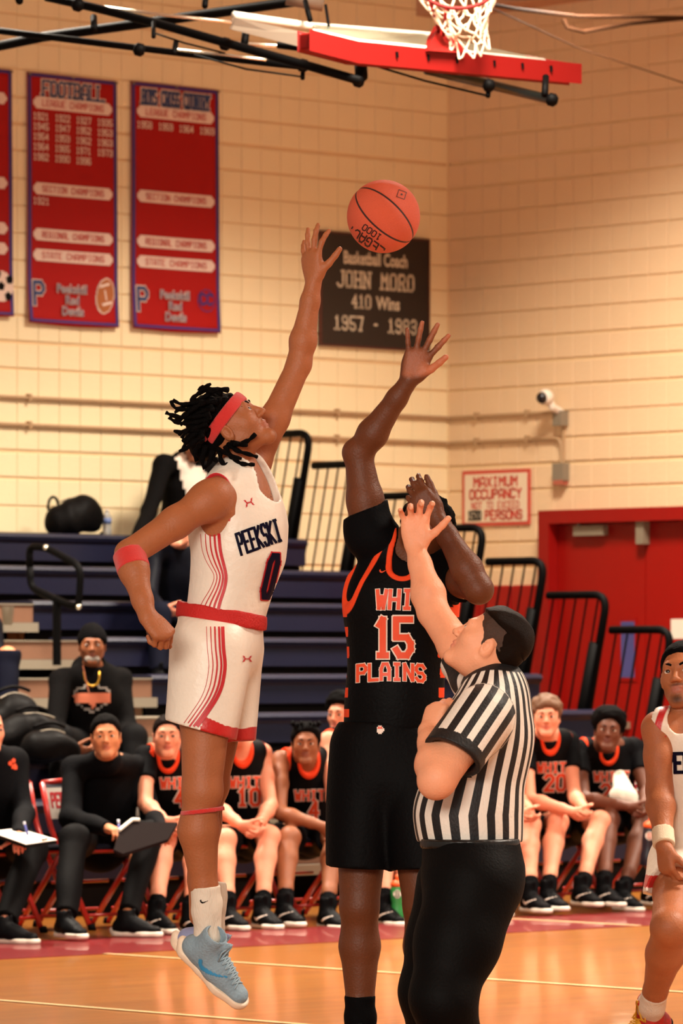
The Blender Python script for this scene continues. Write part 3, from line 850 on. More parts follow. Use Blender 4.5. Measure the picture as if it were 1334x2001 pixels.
    T([(190, 12, 26.2), (310, 28, 26.0), (470, 45, 25.9)], .009, M_CHROME, 'bright_rod')
    T([(430, 82, 25.6), (480, 85, 25.6), (545, 90, 25.5)], .010, M_CHROME, 'bright_rod')
    T([(542, 88, 25.3), (700, 108, 25.2), (840, 128, 25.4)], .018)
    T([(727, 127, 25.2), (830, 158, 25.3), (952, 187, 25.5)], .006, M_BLK, 'thin_rod')
    T([(380, 107, 25.4), (480, 135, 25.2), (590, 150, 25.1)], .005, M_BLK, 'thin_rod')
    T([(300, 64, 25.3), (360, 84, 25.2), (440, 104, 25.2)], .005, M_BLK, 'thin_rod')
    T([(832, 136, 25.6), (955, 165, 25.8), (1078, 195, 26.1)], .026, mat('green_black_metal', (22, 30, 24), .35))
    T([(878, 135, 25.5), (952, 152, 25.7)], .006, M_CHROME, 'bright_rod')
    T([(631, 135, 24.9), (690, 148, 24.8)], .006, M_CHROME, 'bright_rod')
    for x0, y0, x1, y1, w_ in ((482, 48, 476, 96, .02), (1066, 150, 1064, 186, .018), (704, 118, 706, 150, .034), (596, 2, 606, 40, .014), (636, 10, 642, 50, .008), (183, 33, 184, 58, .018), (300, 44, 300, 72, .012), (344, 82, 340, 104, .014), (592, 128, 591, 153, .012), (955, 160, 953, 188, .013), (36, -4, 38, 2, .02), (402, -6, 400, 12, .016)):
        T([(x0, y0, 25.25), (x1, y1, 25.15)], w_, M_BLK, 'clamp')
    for x, y in ((152, 10), (700, 158), (1078, 195), (955, 167), (440, 86), (272, 97), (592, 128)):
        MB().lathe([(.018, -.03), (.034, -.015), (.034, .015), (.018, .03)], PX(x, y, 25.15), 12, (.95, .1, -.25)).build('collar', M_BLK, r, True)
    T([(560, -6, 26), (632, 6, 26)], .045, mat('worn_steel', (120, 100, 84), .5), 'hinge_plate')
backstop()
tag(MB().tube([PX(935, 4, 30), PX(1010, 18, 31), PX(1130, 32, 33), PX(1334, 34, 35), PX(1500, 30, 36)], .012, 6).tube([PX(1100, 38, 33.4), PX(1108, 54, 33.4), PX(1140, 62, 33.6), PX(1230, 46, 34.3), PX(1400, 30, 35.5)], .014, 6).build('cable', mat('cable_brown', (58, 34, 18), .8, spec=.1)), 'brown cable looping under the ceiling beam beside the hoop', 'cable')
tag(MB().tube([PX(935, 4, 30.5), PX(1130, 94, 33), PX(1450, 200, 36)], .0045, 5).build('guy_wire', mat('cable_brown', (58, 34, 18), .8, spec=.1)), 'thin guy wire slanting down from the folded hoop', 'wire')

# ------------------------------------------------------------------ ball in the air
def ball():
    c = PX(749, 423, 16.05); R = .1195
    r = tag(empty('basketball', c), 'orange basketball in mid-air between the two jumping players', 'ball')
    nu, nv = 160, 80; V = []; Q = []
    for j in range(nv+1):
        for i in range(nu):
            t, p = 2*math.pi*i/nu, math.pi*j/nv; V.append((math.sin(p)*math.cos(t), math.sin(p)*math.sin(t), math.cos(p)))
    V = np.array(V)
    for j in range(nv):
        for i in range(nu): a, b = j*nu+i, j*nu+(i+1) % nu; Q.append((a, a+nu, b+nu, b))
    def plane_of(P):
        q = np.array([(x/131, -math.sqrt(max(0, 1-(x*x+y*y)/131**2)), y/131) for x, y in P]); m = q.mean(0); u, s_, vt = np.linalg.svd(q-m); return vt[2], vt[2]@m
    sd = np.full(len(V), 9.0)
    for P in ([(-86, 97), (9, 59), (69, -1), (104, -79)], [(-99, 79), (-71, -1), (-11, -61), (64, -96)]):
        n_, k = plane_of(P); sd = np.minimum(sd, np.abs(V@n_-k))
    n3 = nrm(np.cross(plane_of([(-86, 97), (9, 59), (69, -1), (104, -79)])[0], (0, 1, .2)))
    sd = np.minimum(sd, np.where(V[:, 1] > .25, np.abs(V@n3), 9))
    rr = R*(1-.012*np.exp(-(sd/.03)**2))
    mb = mat('ball_leather', (222, 92, 60), .55, noise=.05, bump=.6, bscale=380, attrs=[('seam', .035, .018, (44, 22, 20))])
    o = npmesh('ball_cover', V*rr[:, None]+c, np.array(Q), mb, r, {'seam': sd})
    mk = mat('ball_print', (54, 24, 20), .6)
    def t(txt, h, x, y, rot):
        VF = text2d(txt, h, wd=.7, gap=.28, wt=.2, cell=.006); a = math.radians(rot)
        decal('ball_lettering', VF, c+np.array((x, -.3, y)), (math.cos(a), 0, math.sin(a)), (-math.sin(a), 0, math.cos(a)), mk, o, o, .0012)
    t('LEGACY', .024, -.052, -.072, 146); t('1000', .018, -.034, -.052, 146)
    sq = join2(*[poly2d(q, .003) for q in ([(-.014, -.014), (.014, -.014), (.014, -.012), (-.014, -.012)], [(-.014, .012), (.014, .012), (.014, .014), (-.014, .014)], [(-.014, -.014), (-.012, -.014), (-.012, .014), (-.014, .014)], [(.012, -.014), (.014, -.014), (.014, .014), (.012, .014)], [(-.003, -.003), (.003, -.003), (.003, .003), (-.003, .003)])])
    decal('ball_mark', sq, c+np.array((.058, -.3, .064)), (.95, 0, -.3), (.3, 0, .95), mk, o, o, .0012)
ball()

# ------------------------------------------------------------------ people
def frame_of(fwd, up=(0, 0, 1)):
    f = nrm(fwd); u = np.array(up, float); u = nrm(u-f*np.dot(u, f)); return np.cross(f, u), f, u     # right, forward, up
class Head:
    """a head in its own frame: origin between the ears"""
    def __init__(s, c, fwd, up=(0, 0, 1), sc=1.0):
        s.c = np.array(c, float); s.r, s.f, s.u = frame_of(fwd, up); s.k = sc
        s.R = np.array([s.r, s.f, s.u])
    def p(s, x, y, z): return s.c+s.k*(x*s.r+y*s.f+z*s.u)
    def loc(s, P): return (P-s.c.astype(np.float32))@s.R.T.astype(np.float32)/s.k
    def add(s, S, detail=1, jaw=1.0):
        k = s.k; e = lambda c, r, kk=.012, mode='u', R=None: S.ell(s.p(*c), np.array(r)*k, s.R if R is None else R, kk*k, mode)
        cn = lambda a, b, ra, rb, kk=.012, mode='u': S.cone(s.p(*a), s.p(*b), ra*k, rb*k, kk*k, mode=mode)
        e((0, -.014, .038), (.074, .092, .080), .02)
        e((0, .028, -.020), (.063, .062, .078), .03)
        for q in (-1, 1):
            cn((q*.050, .0, -.050), (q*.014*jaw, .066, -.094), .019, .016, .03)
            e((q*.040, .050, -.018), (.020, .022, .020), .03)
        cn((-.014, .074, -.096), (.014, .074, -.096), .017, .017, .02)
        cn((-.034, .076, .026), (.034, .076, .026), .014, .014, .02)
        if detail:
            for q in (-1, 1):
                e((q*.031, .092, .006), (.017, .013, .010), .008, 's')
                e((q*.031, .074, .005), (.0165, .0155, .0135), .004)            # lids
            cn((0, .086, .014), (0, .104, -.020), .0075, .0105, .010)
            e((0, .106, -.026), (.011, .010, .009), .008)
            for q in (-1, 1): e((q*.012, .098, -.028), (.0085, .010, .008), .006)
            for q in (-1, 1): e((q*.0065, .104, -.0365), (.004, .006, .004), .003, 's')
            e((0, .085, -.0505), (.022, .011, .0075), .008); e((0, .083, -.064), (.018, .011, .008), .008)
            e((0, .097, -.0570), (.019, .008, .0020), .003, 's')
        for q in (-1, 1):
            Re = np.array([s.r*.95-q*s.f*.3, s.f*.95+q*s.r*.3, s.u]); 
            e((q*.077, -.010, -.006), (.009, .019, .031), .006, 'u', Re)
            if detail: e((q*.085, -.006, -.004), (.006, .010, .018), .004, 's', Re)
        return S
    def neck(s, S, base, r0=.058, r1=.054):
        S.cone(base, s.p(0, -.022, -.045), r0, r1, .035); return S
    # skin masks
    def lips(s, V):
        q = s.loc(V.astype(np.float32)); d = np.sqrt((q[:, 0]/.023)**2+((q[:, 2]+.0575)/.013)**2)
        return np.clip(1.5-d, 0, 1)*(q[:, 1] > .074)
    def stubble(s, V):
        q = s.loc(V.astype(np.float32)); chin = np.exp(-((q[:, 0]/.026)**2+((q[:, 2]+.092)/.020)**2))*(q[:, 1] > .04)
        mo = np.exp(-((q[:, 0]/.026)**2+((q[:, 2]+.0425)/.0055)**2))*(q[:, 1] > .08)
        jl = np.exp(-((np.abs(q[:, 0])-.055)/.016)**2)*np.exp(-((q[:, 2]+.06)/.025)**2)
        return np.clip(chin+mo+.4*jl, 0, 1)
def eyes(h, par, gaze=(0, 1, 0), iris=(50, 30, 18), brow=(20, 14, 12), brow_r=.0034, lid=None):
    g = nrm(gaze); 
    mw = mat('eye_white', (228, 214, 200), .25); mi = mat('iris_%d' % iris[0], iris, .2)
    for q in (-1, 1):
        V = []; F = []; n = 14; c = h.p(q*.031, .0757, .0045); r = .0146*h.k
        gw = nrm(g[0]*h.r+g[1]*h.f+g[2]*h.u); R3, _, U3 = frame_of(gw, h.u)
        for j in range(n+1):
            t = math.pi*j/n
            for i in range(16):
                a = 2*math.pi*i/16; V.append(c+r*(math.cos(t)*gw+math.sin(t)*(math.cos(a)*R3+.78*math.sin(a)*U3)))
        for j in range(n):
            for i in range(16): F.append((j*16+i, j*16+(i+1) % 16, (j+1)*16+(i+1) % 16, (j+1)*16+i))
        o = pydata('eye', V, F, [mw, mi], par, True)
        for k_, p in enumerate(o.data.polygons): p.material_index = 1 if k_ < 16*3 else 0
        # brow
        B = [h.p(q*x, y, z) for x, y, z in ((.014, .0905, .0245), (.026, .0905, .030), (.038, .084, .031), (.050, .0735, .0255))]
        MB().tube(B, [brow_r*1.1*h.k*1.2, brow_r*1.4*h.k, brow_r*1.2*h.k, brow_r*.5*h.k], 6).build('eyebrow', mat('brow_%d' % brow[0], brow, .8), par, True)

def hand(S, W, d, n, side, curl=.25, spread=0.0, sc=1.0, thumb=None, k=.006, fr=1.0):
    """palm and five fingers. W wrist, d towards the fingers, n out of the palm, side +1 when the thumb lies along n x d"""
    W = np.array(W, float); d = nrm(d); n = np.array(n, float); n = nrm(n-d*np.dot(n, d)); t = np.cross(n, d)*side
    rot = lambda v, ax, a: v*math.cos(a)+np.cross(ax, v)*math.sin(a)+ax*np.dot(ax, v)*(1-math.cos(a))
    offs = [.031, .010, -.011, -.030]; lens = [(.042, .026, .021), (.046, .030, .022), (.043, .028, .021), (.034, .020, .019)]
    rad = [(.0092, .0082, .0072), (.0095, .0085, .0074), (.0090, .0080, .0070), (.0080, .0070, .0063)]
    if not hasattr(curl, '__len__'): curl = [curl]*4
    tips = []
    for q in range(4):
        kn = W+sc*(d*(.086-.004*abs(q-1)-.006*(q == 3))+t*offs[q]*.98)
        S.cone(W+sc*(t*offs[q]*.55+d*.012), kn, .0150*sc, .0115*sc, .014*sc, flat=None)
        ax = -np.cross(n, d)
        sa = spread*(1.5-q)/1.5*side
        fd = rot(d, n, sa*1.0 if True else 0)       # fan in the plane of the palm
        # fan so that the index leans to the thumb side
        fd = nrm(d*math.cos(spread*(1.5-q)/1.5)+t*math.sin(spread*(1.5-q)/1.5))
        axf = nrm(np.cross(fd, n)); p = kn; v = fd
        c3 = curl[q] if hasattr(curl[q], '__len__') else (curl[q]*.9, curl[q]*1.1, curl[q]*.8)
        for j in range(3):
            v = rot(v, axf, c3[j]); e = p+v*lens[q][j]*sc
            S.cone(p, e, rad[q][max(0, j-1)]*sc*fr, rad[q][j]*sc*fr, k if j else k*1.6); p = e
        tips.append(p)
    S.ell(W+sc*(d*.048-n*.001), np.array((.040, .050, .0165))*sc, np.array([t, d, n]), .012*sc)
    S.ell(W+sc*(d*.034+t*.026+n*.010), np.array((.017, .032, .015))*sc, np.array([t, d, n]), .010*sc)
    th = nrm(t*.75+d*.62+n*.25) if thumb is None else nrm(t*thumb[0]+d*thumb[1]+n*thumb[2])
    p = W+sc*(d*.026+t*.030+n*.006)
    for j, (L, r_) in enumerate(((.036, .0120), (.033, .0105), (.026, .0092))):
        e = p+th*L*sc; S.cone(p, e, (r_+.001)*sc*fr, r_*sc*fr, k*1.6 if j == 0 else k); p = e; th = nrm(th+d*.12)
    return tips

def skin_mat(name, rgb, lip, rough=.52):
    dk = tuple(int(c*.38) for c in rgb)
    return mat(name, rgb, rough, noise=.13, nscale=14, bump=.22, bscale=140, sss=.12, attrs=[('stubble', 0, 1.6, dk), ('lips', 0, 1, lip)], spec=.38)
SK_MED = skin_mat('skin_brown', (176, 108, 70), (150, 84, 66))
SK_DARK = skin_mat('skin_deep', (98, 54, 34), (92, 48, 40))
SK_PALE = skin_mat('skin_pale', (222, 146, 114), (190, 98, 82))
SK_TAN = skin_mat('skin_tan', (206, 134, 92), (176, 98, 76))
SK_MID = skin_mat('skin_umber', (140, 82, 50), (128, 72, 56))
CL_BLK = (17, 16, 17)
def limb(S, pts, rs, k=.02):
    for i in range(len(pts)-1): S.cone(pts[i], pts[i+1], rs[i], rs[i+1], k)
def lerp(a, b, t): return np.array(a)*(1-t)+np.array(b)*t
def leg_skin(S, h, kn, an, r=(.082, .056, .038), fwd=(0, -1, 0)):
    h, kn, an = map(np.array, (h, kn, an)); f = np.array(fwd, float)
    limb(S, [h, lerp(h, kn, .45), kn], [r[0], r[0]*.93, r[1]], .03)
    S.ell(kn+f*.012, (r[1]*.88,)*3, None, .02)
    cf = lerp(kn, an, .30)-f*.016
    limb(S, [kn, cf, lerp(kn, an, .72)-f*.004, an], [r[1]*.9, r[1]*1.02, r[2]*1.05, r[2]*.88], .02)
def arm_skin(S, s, e, w, r=(.052, .040, .028)):
    s, e, w = map(np.array, (s, e, w))
    limb(S, [s, lerp(s, e, .45), e], [r[0], r[0]*.90, r[1]], .025)
    limb(S, [e, lerp(e, w, .28), lerp(e, w, .75), w], [r[1]*.96, r[1]*1.08, r[2]*1.12, r[2]], .02)

def shoe(par, an, toe, up, upper, sole, L=.29, h=.007, accent=None, laces=None, swoosh=None, side=None, high=.10, bump=.15):
    """a trainer: an = ankle joint, toe = direction of the toes, up = out of the ankle"""
    f = nrm(toe); u = np.array(up, float); u = nrm(u-f*np.dot(u, f)); r = np.cross(f, u); an = np.array(an, float); k = L/.29
    p = lambda x, y, z: an+k*(x*r+y*f+z*u)
    S = Solid()
    S.cone(p(0, -.045, -.045), p(0, .06, -.050), .040*k, .043*k, .02, flat=(u, 1.0)); S.cone(p(0, .06, -.052), p(0, .160, -.062), .046*k, .036*k, .03, flat=(u, .72))
    S.cone(p(0, -.012, -.03), p(0, -.012, high-.045), .042*k, .043*k, .03); S.cone(p(0, .0, -.004), p(0, .095, -.046), .036*k, .034*k, .03)
    S.cone(p(0, .025, high-.065), p(0, .042, high-.03), .020*k, .013*k, .012, flat=(f, .7))
    S.plane(p(0, 0, -.078), -u)
    S.cone(p(0, -.012, high-.06), p(0, -.012, high+.03), .031*k, .034*k, .01, mode='s')
    o = solid('shoe', S, h, upper, par)
    Z = Solid(); fl_ = (u, .45)
    for a, b, ra, rb in ((-.050, .03, .040, .038), (.03, .10, .038, .050), (.10, .168, .050, .040)): Z.cone(p(0, a, -.078), p(0, b, -.078), ra*k, rb*k, .02, flat=(u, .9))
    Z.plane(p(0, 0, -.066), u); Z.plane(p(0, 0, -.094), -u); Z.cone(p(0, -.085, -.06), p(0, -.055, -.055), .016*k, .018*k, .02)
    so = solid('sole', Z, h, sole, o)
    if laces is not None:
        bv = BVHTree.FromPolygons([tuple(map(float, v)) for v in GEO[o.name][0]], [tuple(map(int, q)) for q in GEO[o.name][1]])
        def top_(x, y):
            q = p(x, y, .12); hit = bv.ray_cast(Vector(q), Vector(-u), .4); return (np.array(hit[0]) if hit[0] is not None else p(x, y, -.02))+u*.002
        for q in range(6):
            y = .050+.016*q
            MB().tube([top_(x, y) for x in (-.024, -.012, 0, .012, .024)], .0036*k, 6).build('lace', laces, o, True)
            for sg in (-1, 1): MB().tube([top_(sg*x, y+.016*(x+.024)/.048) for x in (-.024, -.012, 0, .012, .024)], .0030*k, 6).build('lace', laces, o, True)
        for sg in (-1, 1): MB().tube([top_(0, .048)+u*.004, top_(sg*.018, .040)+u*.010, top_(sg*.030, .050)+u*.004, top_(sg*.012, .056)+u*.004], .003*k, 6).build('lace_loop', laces, o, True)
    if swoosh is not None and side is not None:
        sw = poly2d([(-.055, .018), (-.045, .0), (-.03, -.008), (.06, .032), (-.018, .012), (-.034, .010), (-.048, .026)], .0035)
        sg = side; decal('shoe_mark', ([(x*k*1.0, y*k) for x, y in sw[0]], sw[1]), p(sg*.2, .055, -.045), f*sg*-1 if False else f, u, swoosh, o, o, .003, direction=-r*sg)
    return o
def sock(par, an, kn, h, m, top=.18, r0=.040, r1=.046, hh=.007, name='sock'):
    an, kn = np.array(an, float), np.array(kn, float); d = nrm(kn-an)
    S = Solid(); S.cone(an-d*.03, an+d*top*.5, r0, r0*1.02, .02); S.cone(an+d*top*.5, an+d*(top+.05), r0*1.02, r1, .02); S.plane(an+d*top, d)
    S.warp(ripple(.0015, 70, [tuple(d)], 3))
    return solid(name, S, hh, m, par)
HAIRLINE = [(.100, .084), (.074, .074), (.056, .062), (.046, .040), (.030, .030), (.017, .012), (.014, -.018), (.002, -.016), (-.006, .022), (-.026, .022), (-.034, -.010), (-.044, -.050), (-.14, -.062), (-.16, .20), (.10, .20)]
def hair_solid(H, puff, line=None, top=0.0, back=0.0, edge=.022):
    """a shell over the skull that thins out at the hairline"""
    L = np.array(line or HAIRLINE, np.float32); n = len(L)
    def inside(q):
        y, z = q[..., 1], q[..., 2]; d = np.full(y.shape, 9.0, np.float32); c = np.zeros(y.shape, bool)
        for i in range(n):
            a, b = L[i], L[(i+1) % n]; e = b-a; wy, wz = y-a[0], z-a[1]
            t = np.clip((wy*e[0]+wz*e[1])/float(e@e), 0, 1); d = np.minimum(d, np.hypot(wy-t*e[0], wz-t*e[1]))
            if a[1] != b[1]: c ^= ((a[1] > z) != (b[1] > z)) & (y < (b[0]-a[0])*(z-a[1])/(b[1]-a[1])+a[0])
        return np.where(c, d, -d)
    q0 = Solid(); k = H.k
    q0.ell(H.p(0, -.014, .038), np.array((.0745, .0925, .0805))*k, H.R, .02); q0.ell(H.p(0, .028, -.020), np.array((.0635, .0625, .0785))*k, H.R, .03*k)
    fs = [o[1] for o in q0.ops]
    def f(P):
        q = H.loc(P); g = inside(q)
        t = np.clip(g/edge, -1, 1); th = np.where(t > 0, t*(2-t)*puff, t*.012)+np.clip(g/.06, 0, 1)*(top*np.clip(q[..., 2]/.1, 0, 1)+back*np.clip(-q[..., 1]/.09, 0, 1))
        d = smin(fs[0](P), fs[1](P), .03*k)
        return np.maximum(d-th*k, -(g+.004))
    S = Solid(); c = H.p(0, -.01, .03); e = np.array((.15, .16, .15))*k
    S.ops.append(('u', f, c-e, c+e, .001)); return S
def short_hair(par, H, m, h=.005, low=.02, front=.055, puff=.012, side=.0, amp=.002, seed=1, top=.0, fr=260, name='hair', line=None, back=0.0):
    S = hair_solid(H, puff, line, top, back)
    S.warp(ripple(amp, fr, [(1, 0, 0), (0, 1, 0), (0, 0, 1)], seed))
    return solid(name, S, h, m, par)
UA = join2(poly2d([(-.5, .5), (-.32, .5), (-.18, .12), (.18, .12), (.32, .5), (.5, .5), (.30, .02), (-.30, .02)], .08), poly2d([(-.5, -.5), (-.32, -.5), (-.18, -.12), (.18, -.12), (.32, -.5), (.5, -.5), (.30, -.02), (-.30, -.02)], .08))
SW = poly2d([(-.5, .12), (-.46, -.10), (-.34, -.20), (-.15, -.18), (.5, .22), (-.10, -.03), (-.28, -.06), (-.36, .02), (-.34, .14), (-.44, .16)], .05)
def scale2(VF, s, sy=None): return [(x*s, y*(sy or s)) for x, y in VF[0]], VF[1]

WHITE_CL = lambda nm, attrs: mat(nm, (240, 228, 212), .42, noise=.02, bump=.25, bscale=55, attrs=attrs, sheen=.1)
M_HBLK = mat('hair_black', (12, 9, 9), .75, noise=.2, nscale=60, bump=.6, bscale=220)
M_BAND = mat('red_terry', (214, 44, 40), .85, noise=.08, nscale=60, bump=.5, bscale=400, sheen=.3)
M_NV = mat('navy_print', (22, 20, 48), .5)
M_RDP = mat('red_print', (196, 34, 44), .5)
M_ORP = mat('orange_print', (232, 78, 40), .5)
M_WHP = mat('white_print', (235, 215, 200), .5)
M_BKP = mat('black_print', (16, 15, 16), .5)

# ---------------- the player who leaps for the ball
def leaper():
    r = empty('person', PX(405, 1960, 16.1), 'airborne player in white uniform and red headband reaching up to the ball', 'person')
    P = PX; F = nrm((.90, -.44, 0)); Rt = np.cross(F, (0, 0, 1)); Z3 = np.array((0, 0, 1.0))
    nb = P(466, 925, 16.1); chest = P(457, 1010, 16.1); waist = P(442, 1140, 16.1); pel = P(430, 1225, 16.1)
    sR = P(417, 972, 15.93); eR = P(252, 1082, 15.80); wR = P(287, 1203, 15.68)
    sL = P(497, 905, 16.24); eL = P(584, 712, 16.30); wL = P(613, 548, 16.30)
    hR = P(408, 1275, 16.0); kR = P(394, 1545, 15.95); aR = P(404, 1805, 16.0)
    hL = P(448, 1275, 16.2); kL = P(408, 1535, 16.22); aL = P(390, 1790, 16.25)
    H = Head(P(453, 836, 16.1), (.745, -.17, .645), (-.62, .0, .78), 1.06)
    S = Solid()
    H.add(S); H.neck(S, nb+np.array((0, .0, -.02)), .060, .055)
    S.cone(nb-Z3*.03, sR+Z3*.0, .055, .056, .04); S.cone(nb-Z3*.03, sL-Z3*.0, .055, .052, .04)
    S.cone(chest+F*.004, waist+F*.006, .156, .126, .05, flat=(F, .82)); S.cone(waist+F*.01, pel, .126, .13, .05, flat=(F, .8)); S.cone(nb-Z3*.09, chest+F*.004, .105, .156, .05, flat=(F, .78))
    arm_skin(S, sR, eR, wR, (.056, .044, .029)); arm_skin(S, sL, eL, wL, (.052, .040, .027))
    S.ell(lerp(sR, eR, .08), (.062,)*3, None, .03)
    leg_skin(S, hR, kR, aR, (.088, .064, .040), (.95, -.2, 0)); leg_skin(S, hL, kL, aL, (.086, .062, .040), (.95, -.2, 0))
    # reaching hand and fist
    hand(S, wL, (-.10, .02, 1), (.62, .70, .15), 1, [.28, .16, .12, .22], .30, 1.02, thumb=(.72, .62, .35), k=.005)
    hand(S, wR, (.66, -.25, -.70), (-.45, .72, -.50), -1, [(1.25, 1.5, 1.0)]*4, .02, 1.05, thumb=(.15, .75, .75), k=.004)
    st = lambda V: H.stubble(V)*.35
    solid('body', S, .0048, skin_mat('skin_leaper', (168, 100, 62), (170, 98, 78)), r, {'lips': H.lips, 'stubble': st})
    eyes(H, r, (.1, .9, .35))
    # jersey
    J = Solid()
    chJ = P(466, 1015, 16.1); waJ = P(450, 1145, 16.1)
    J.cone(nb-Z3*.045+F*.015, chJ, .115, .166, .05, flat=(F, .86)); J.cone(chJ, lerp(chJ, waJ, .5)+F*.012, .166, .150, .06, flat=(F, .90)); J.cone(lerp(chJ, waJ, .5)+F*.012, waJ, .150, .138, .06, flat=(F, .88)); J.cone(waJ, pel+F*.012, .138, .150, .05, flat=(F, .86))
    J.cone(nb-Z3*.045, lerp(nb, sR, .70)-Z3*.005, .066, .062, .04); J.cone(nb-Z3*.045, lerp(nb, sL, .55)-Z3*.01, .066, .060, .04)
    J.warp(ripple(.0055, 15, [(1, .4, .9), (.6, -.4, -1), (.9, .2, .5)], 5))
    cuts = []
    def cut(fn): cuts.append(fn)
    def capsule(a, b, ra, rb): q = Solid(); q.cone(a, b, ra, rb); return q.ops[0][1]
    nk = (nb+F*.015+Z3*.06, nb+F*.085-Z3*.055, .060, .066)
    ar = (sR-F*.02+Z3*.008, sR+Rt*.075-Z3*.095-F*.01, .076, .104)
    al = (sL+Z3*.02, sL-Rt*.09-Z3*.06, .066, .085)
    for a, b, ra, rb in (nk, ar, al): J.cone(a, b, ra, rb, .008, mode='s'); cut(capsule(a, b, ra, rb))
    J.plane(pel+Z3*.028, nrm((-.16, 0, -1)), .006)
    inn = Solid(); 
    def m_side(V):   # sideways coordinate around the flank, for the pinstripes
        q = (V-waist.astype(np.float32)); a = q@F.astype(np.float32); b = q@Rt.astype(np.float32)
        return np.where(b > .0, a, 9).astype(np.float32)
    def m_edge(V):
        V = V.astype(np.float32); d = np.minimum(cuts[1](V), cuts[2](V)); return np.where(V[:, 2] > PX(0, 1022, 16)[2], d, 9)
    me_ = lambda V: np.minimum(m_edge(V), 9)
    atts = [('edge', .0075, .005, (200, 30, 40))]
    j = solid('jersey', J, .006, WHITE_CL('jersey_white', atts), r, {'edge': me_})
    # flank stripes laid on the cloth, following the photograph's lines
    def flank(pts_list, m, par, tgt, wid):
        for pts, w_ in zip(pts_list, wid):
            V = []; Fc = []
            P3 = [np.array(PX(x, y, 15.95)) for x, y in pts]
            dn = []
            for i in range(len(P3)-1):
                n_ = max(2, int(np.linalg.norm(P3[i+1]-P3[i])/.012))
                for k_ in range(n_): dn.append(lerp(P3[i], P3[i+1], k_/n_))
            dn.append(P3[-1]); dn = [np.array(q) for q in dn]
            # smooth
            for _ in range(3): dn = [dn[0]]+[(dn[i-1]+dn[i]*2+dn[i+1])/4 for i in range(1, len(dn)-1)]+[dn[-1]]
            VF2 = ([], [])
            for i, q in enumerate(dn):
                t = nrm(dn[min(i+1, len(dn)-1)]-dn[max(i-1, 0)]); nn = np.array((-t[2], 0, t[0]))
                for s_ in (-1, 1): pp = q+nn*w_*.5*s_; VF2[0].append((pp[0], pp[2]))
                if i: a = 2*(i-1); VF2[1].append((a, a+1, a+3, a+2))
            decal('flank_stripe', VF2, (0, 15.2, 0), (1, 0, 0), (0, 0, 1), m, par, tgt, .0035)
    L0 = [[(392+dx, 1043), (394+dx, 1075), (404+dx*.9, 1100), (418+dx*.65, 1120), (420+dx*.62, 1128), (412+dx*.75, 1150), (392+dx*1.0, 1180), (385+dx*1.1, 1200)] for dx in (0, 9, 18, 27, 36)]
    flank(L0, M_RDP, j, j, (.0016, .0028, .0045, .0065, .010))
    rt = np.array((.90, -.42, 0))
    dirn = (-.25, .97, 0)
    T = lambda nm, VF, x, y, m, off, ro=0, tgt=j, Y=15.6, ri=(1, 0, 0): decal(nm, VF, PX(x, y, Y), (math.cos(ro), 0, math.sin(ro)), (-math.sin(ro), 0, math.cos(ro)), m, tgt, tgt, off)
    ro = math.radians(17)
    t1 = lambda wt: ([(x*1.0, y) for x, y in text2d('PEEKSKI', .068, wd=.205, gap=.10, wt=wt, cell=.006, slant=.10)[0]], text2d('PEEKSKI', .068, wd=.205, gap=.10, wt=wt, cell=.006, slant=.10)[1])
    T('lettering', t1(.13), 507, 1064, M_NV, .004, math.radians(21))
    n0 = lambda wt: text2d('0', .135, wd=.17, wt=wt, cell=.006, slant=.24)
    T('number_outline', n0(.185), 514, 1163, M_RDP, .0035, 0); T('number', n0(.12), 514, 1163, M_NV, .006, 0)
    T('maker_mark', scale2(UA, .030, .024), 482, 975, M_RDP, .003, ro)
    # shorts
    G = Solid()
    G.cone(pel+Z3*.04, pel-Z3*.06, .148, .150, .03, flat=(F, .92))
    dR = nrm(kR-hR); dL = nrm(kL-hL)
    hemR = P(404, 1432, 16.0); hemL = P(452, 1452, 16.2)
    nR = nrm((-.12, 0, -1)); nL = nrm((.06, 0, -1))
    G.cone(P(410, 1270, 16.02), P(392, 1440, 15.98), .136, .122, .03, cuts=[(hemR, nrm((-.30, 0, -1)))])
    G.cone(P(440, 1275, 16.18), P(448, 1445, 16.16), .122, .088, .03, cuts=[(P(450, 1450, 16.16), nrm((.05, 0, -1)))])
    G.warp(ripple(.0055, 9, [(1, .3, .25), (.7, -.3, -.2)], 9))
    G.cone(P(396, 1415, 15.98), P(390, 1480, 15.98), .092, .100, .004, mode='s')
    G.cone(P(446, 1440, 16.16), P(446, 1490, 16.16), .064, .068, .004, mode='s')
    G.plane(P(430, 1215, 16.1), nrm((.16, 0, 1.0)), .004)
    def hm(V):
        px = HX+V[:, 0]/V[:, 1]*FPX; py = HY-(V[:, 2]-CAMH)/V[:, 1]*FPX
        top = np.interp(px, [385, 400, 440, 470, 500], [1440, 1400, 1418, 1424, 1420])
        return np.clip(.5+(py-top)/FPX*16/.004, 0, 1).astype(np.float32)
    g = solid('shorts', G, .006, WHITE_CL('shorts_white', [('hem', .3, .7, (198, 28, 26))]), r, {'hem': hm})
    L1 = [[(404+dx, 1225), (406+dx, 1270), (410+dx, 1300), (404+dx, 1340), (394+dx*.98, 1365), (370+dx*1.0, 1400), (352+dx*.95, 1425)] for dx in (0, 8, 16, 24, 31)]
    flank(L1, M_RDP, g, g, (.0016, .003, .005, .0065, .011))
    T('maker_mark', scale2(UA, .030, .020), 478, 1287, M_RDP, .003, 0, g)
    W_ = Solid(); W_.cone(P(431, 1196, 16.1)+F*.006, P(430, 1212, 16.1)+F*.006, .158, .160, .01, flat=(F, .93), cuts=[(P(430, 1189, 16.1), nrm((.17, 0, 1))), (P(430, 1218, 16.1), nrm((-.17, 0, -1)))])
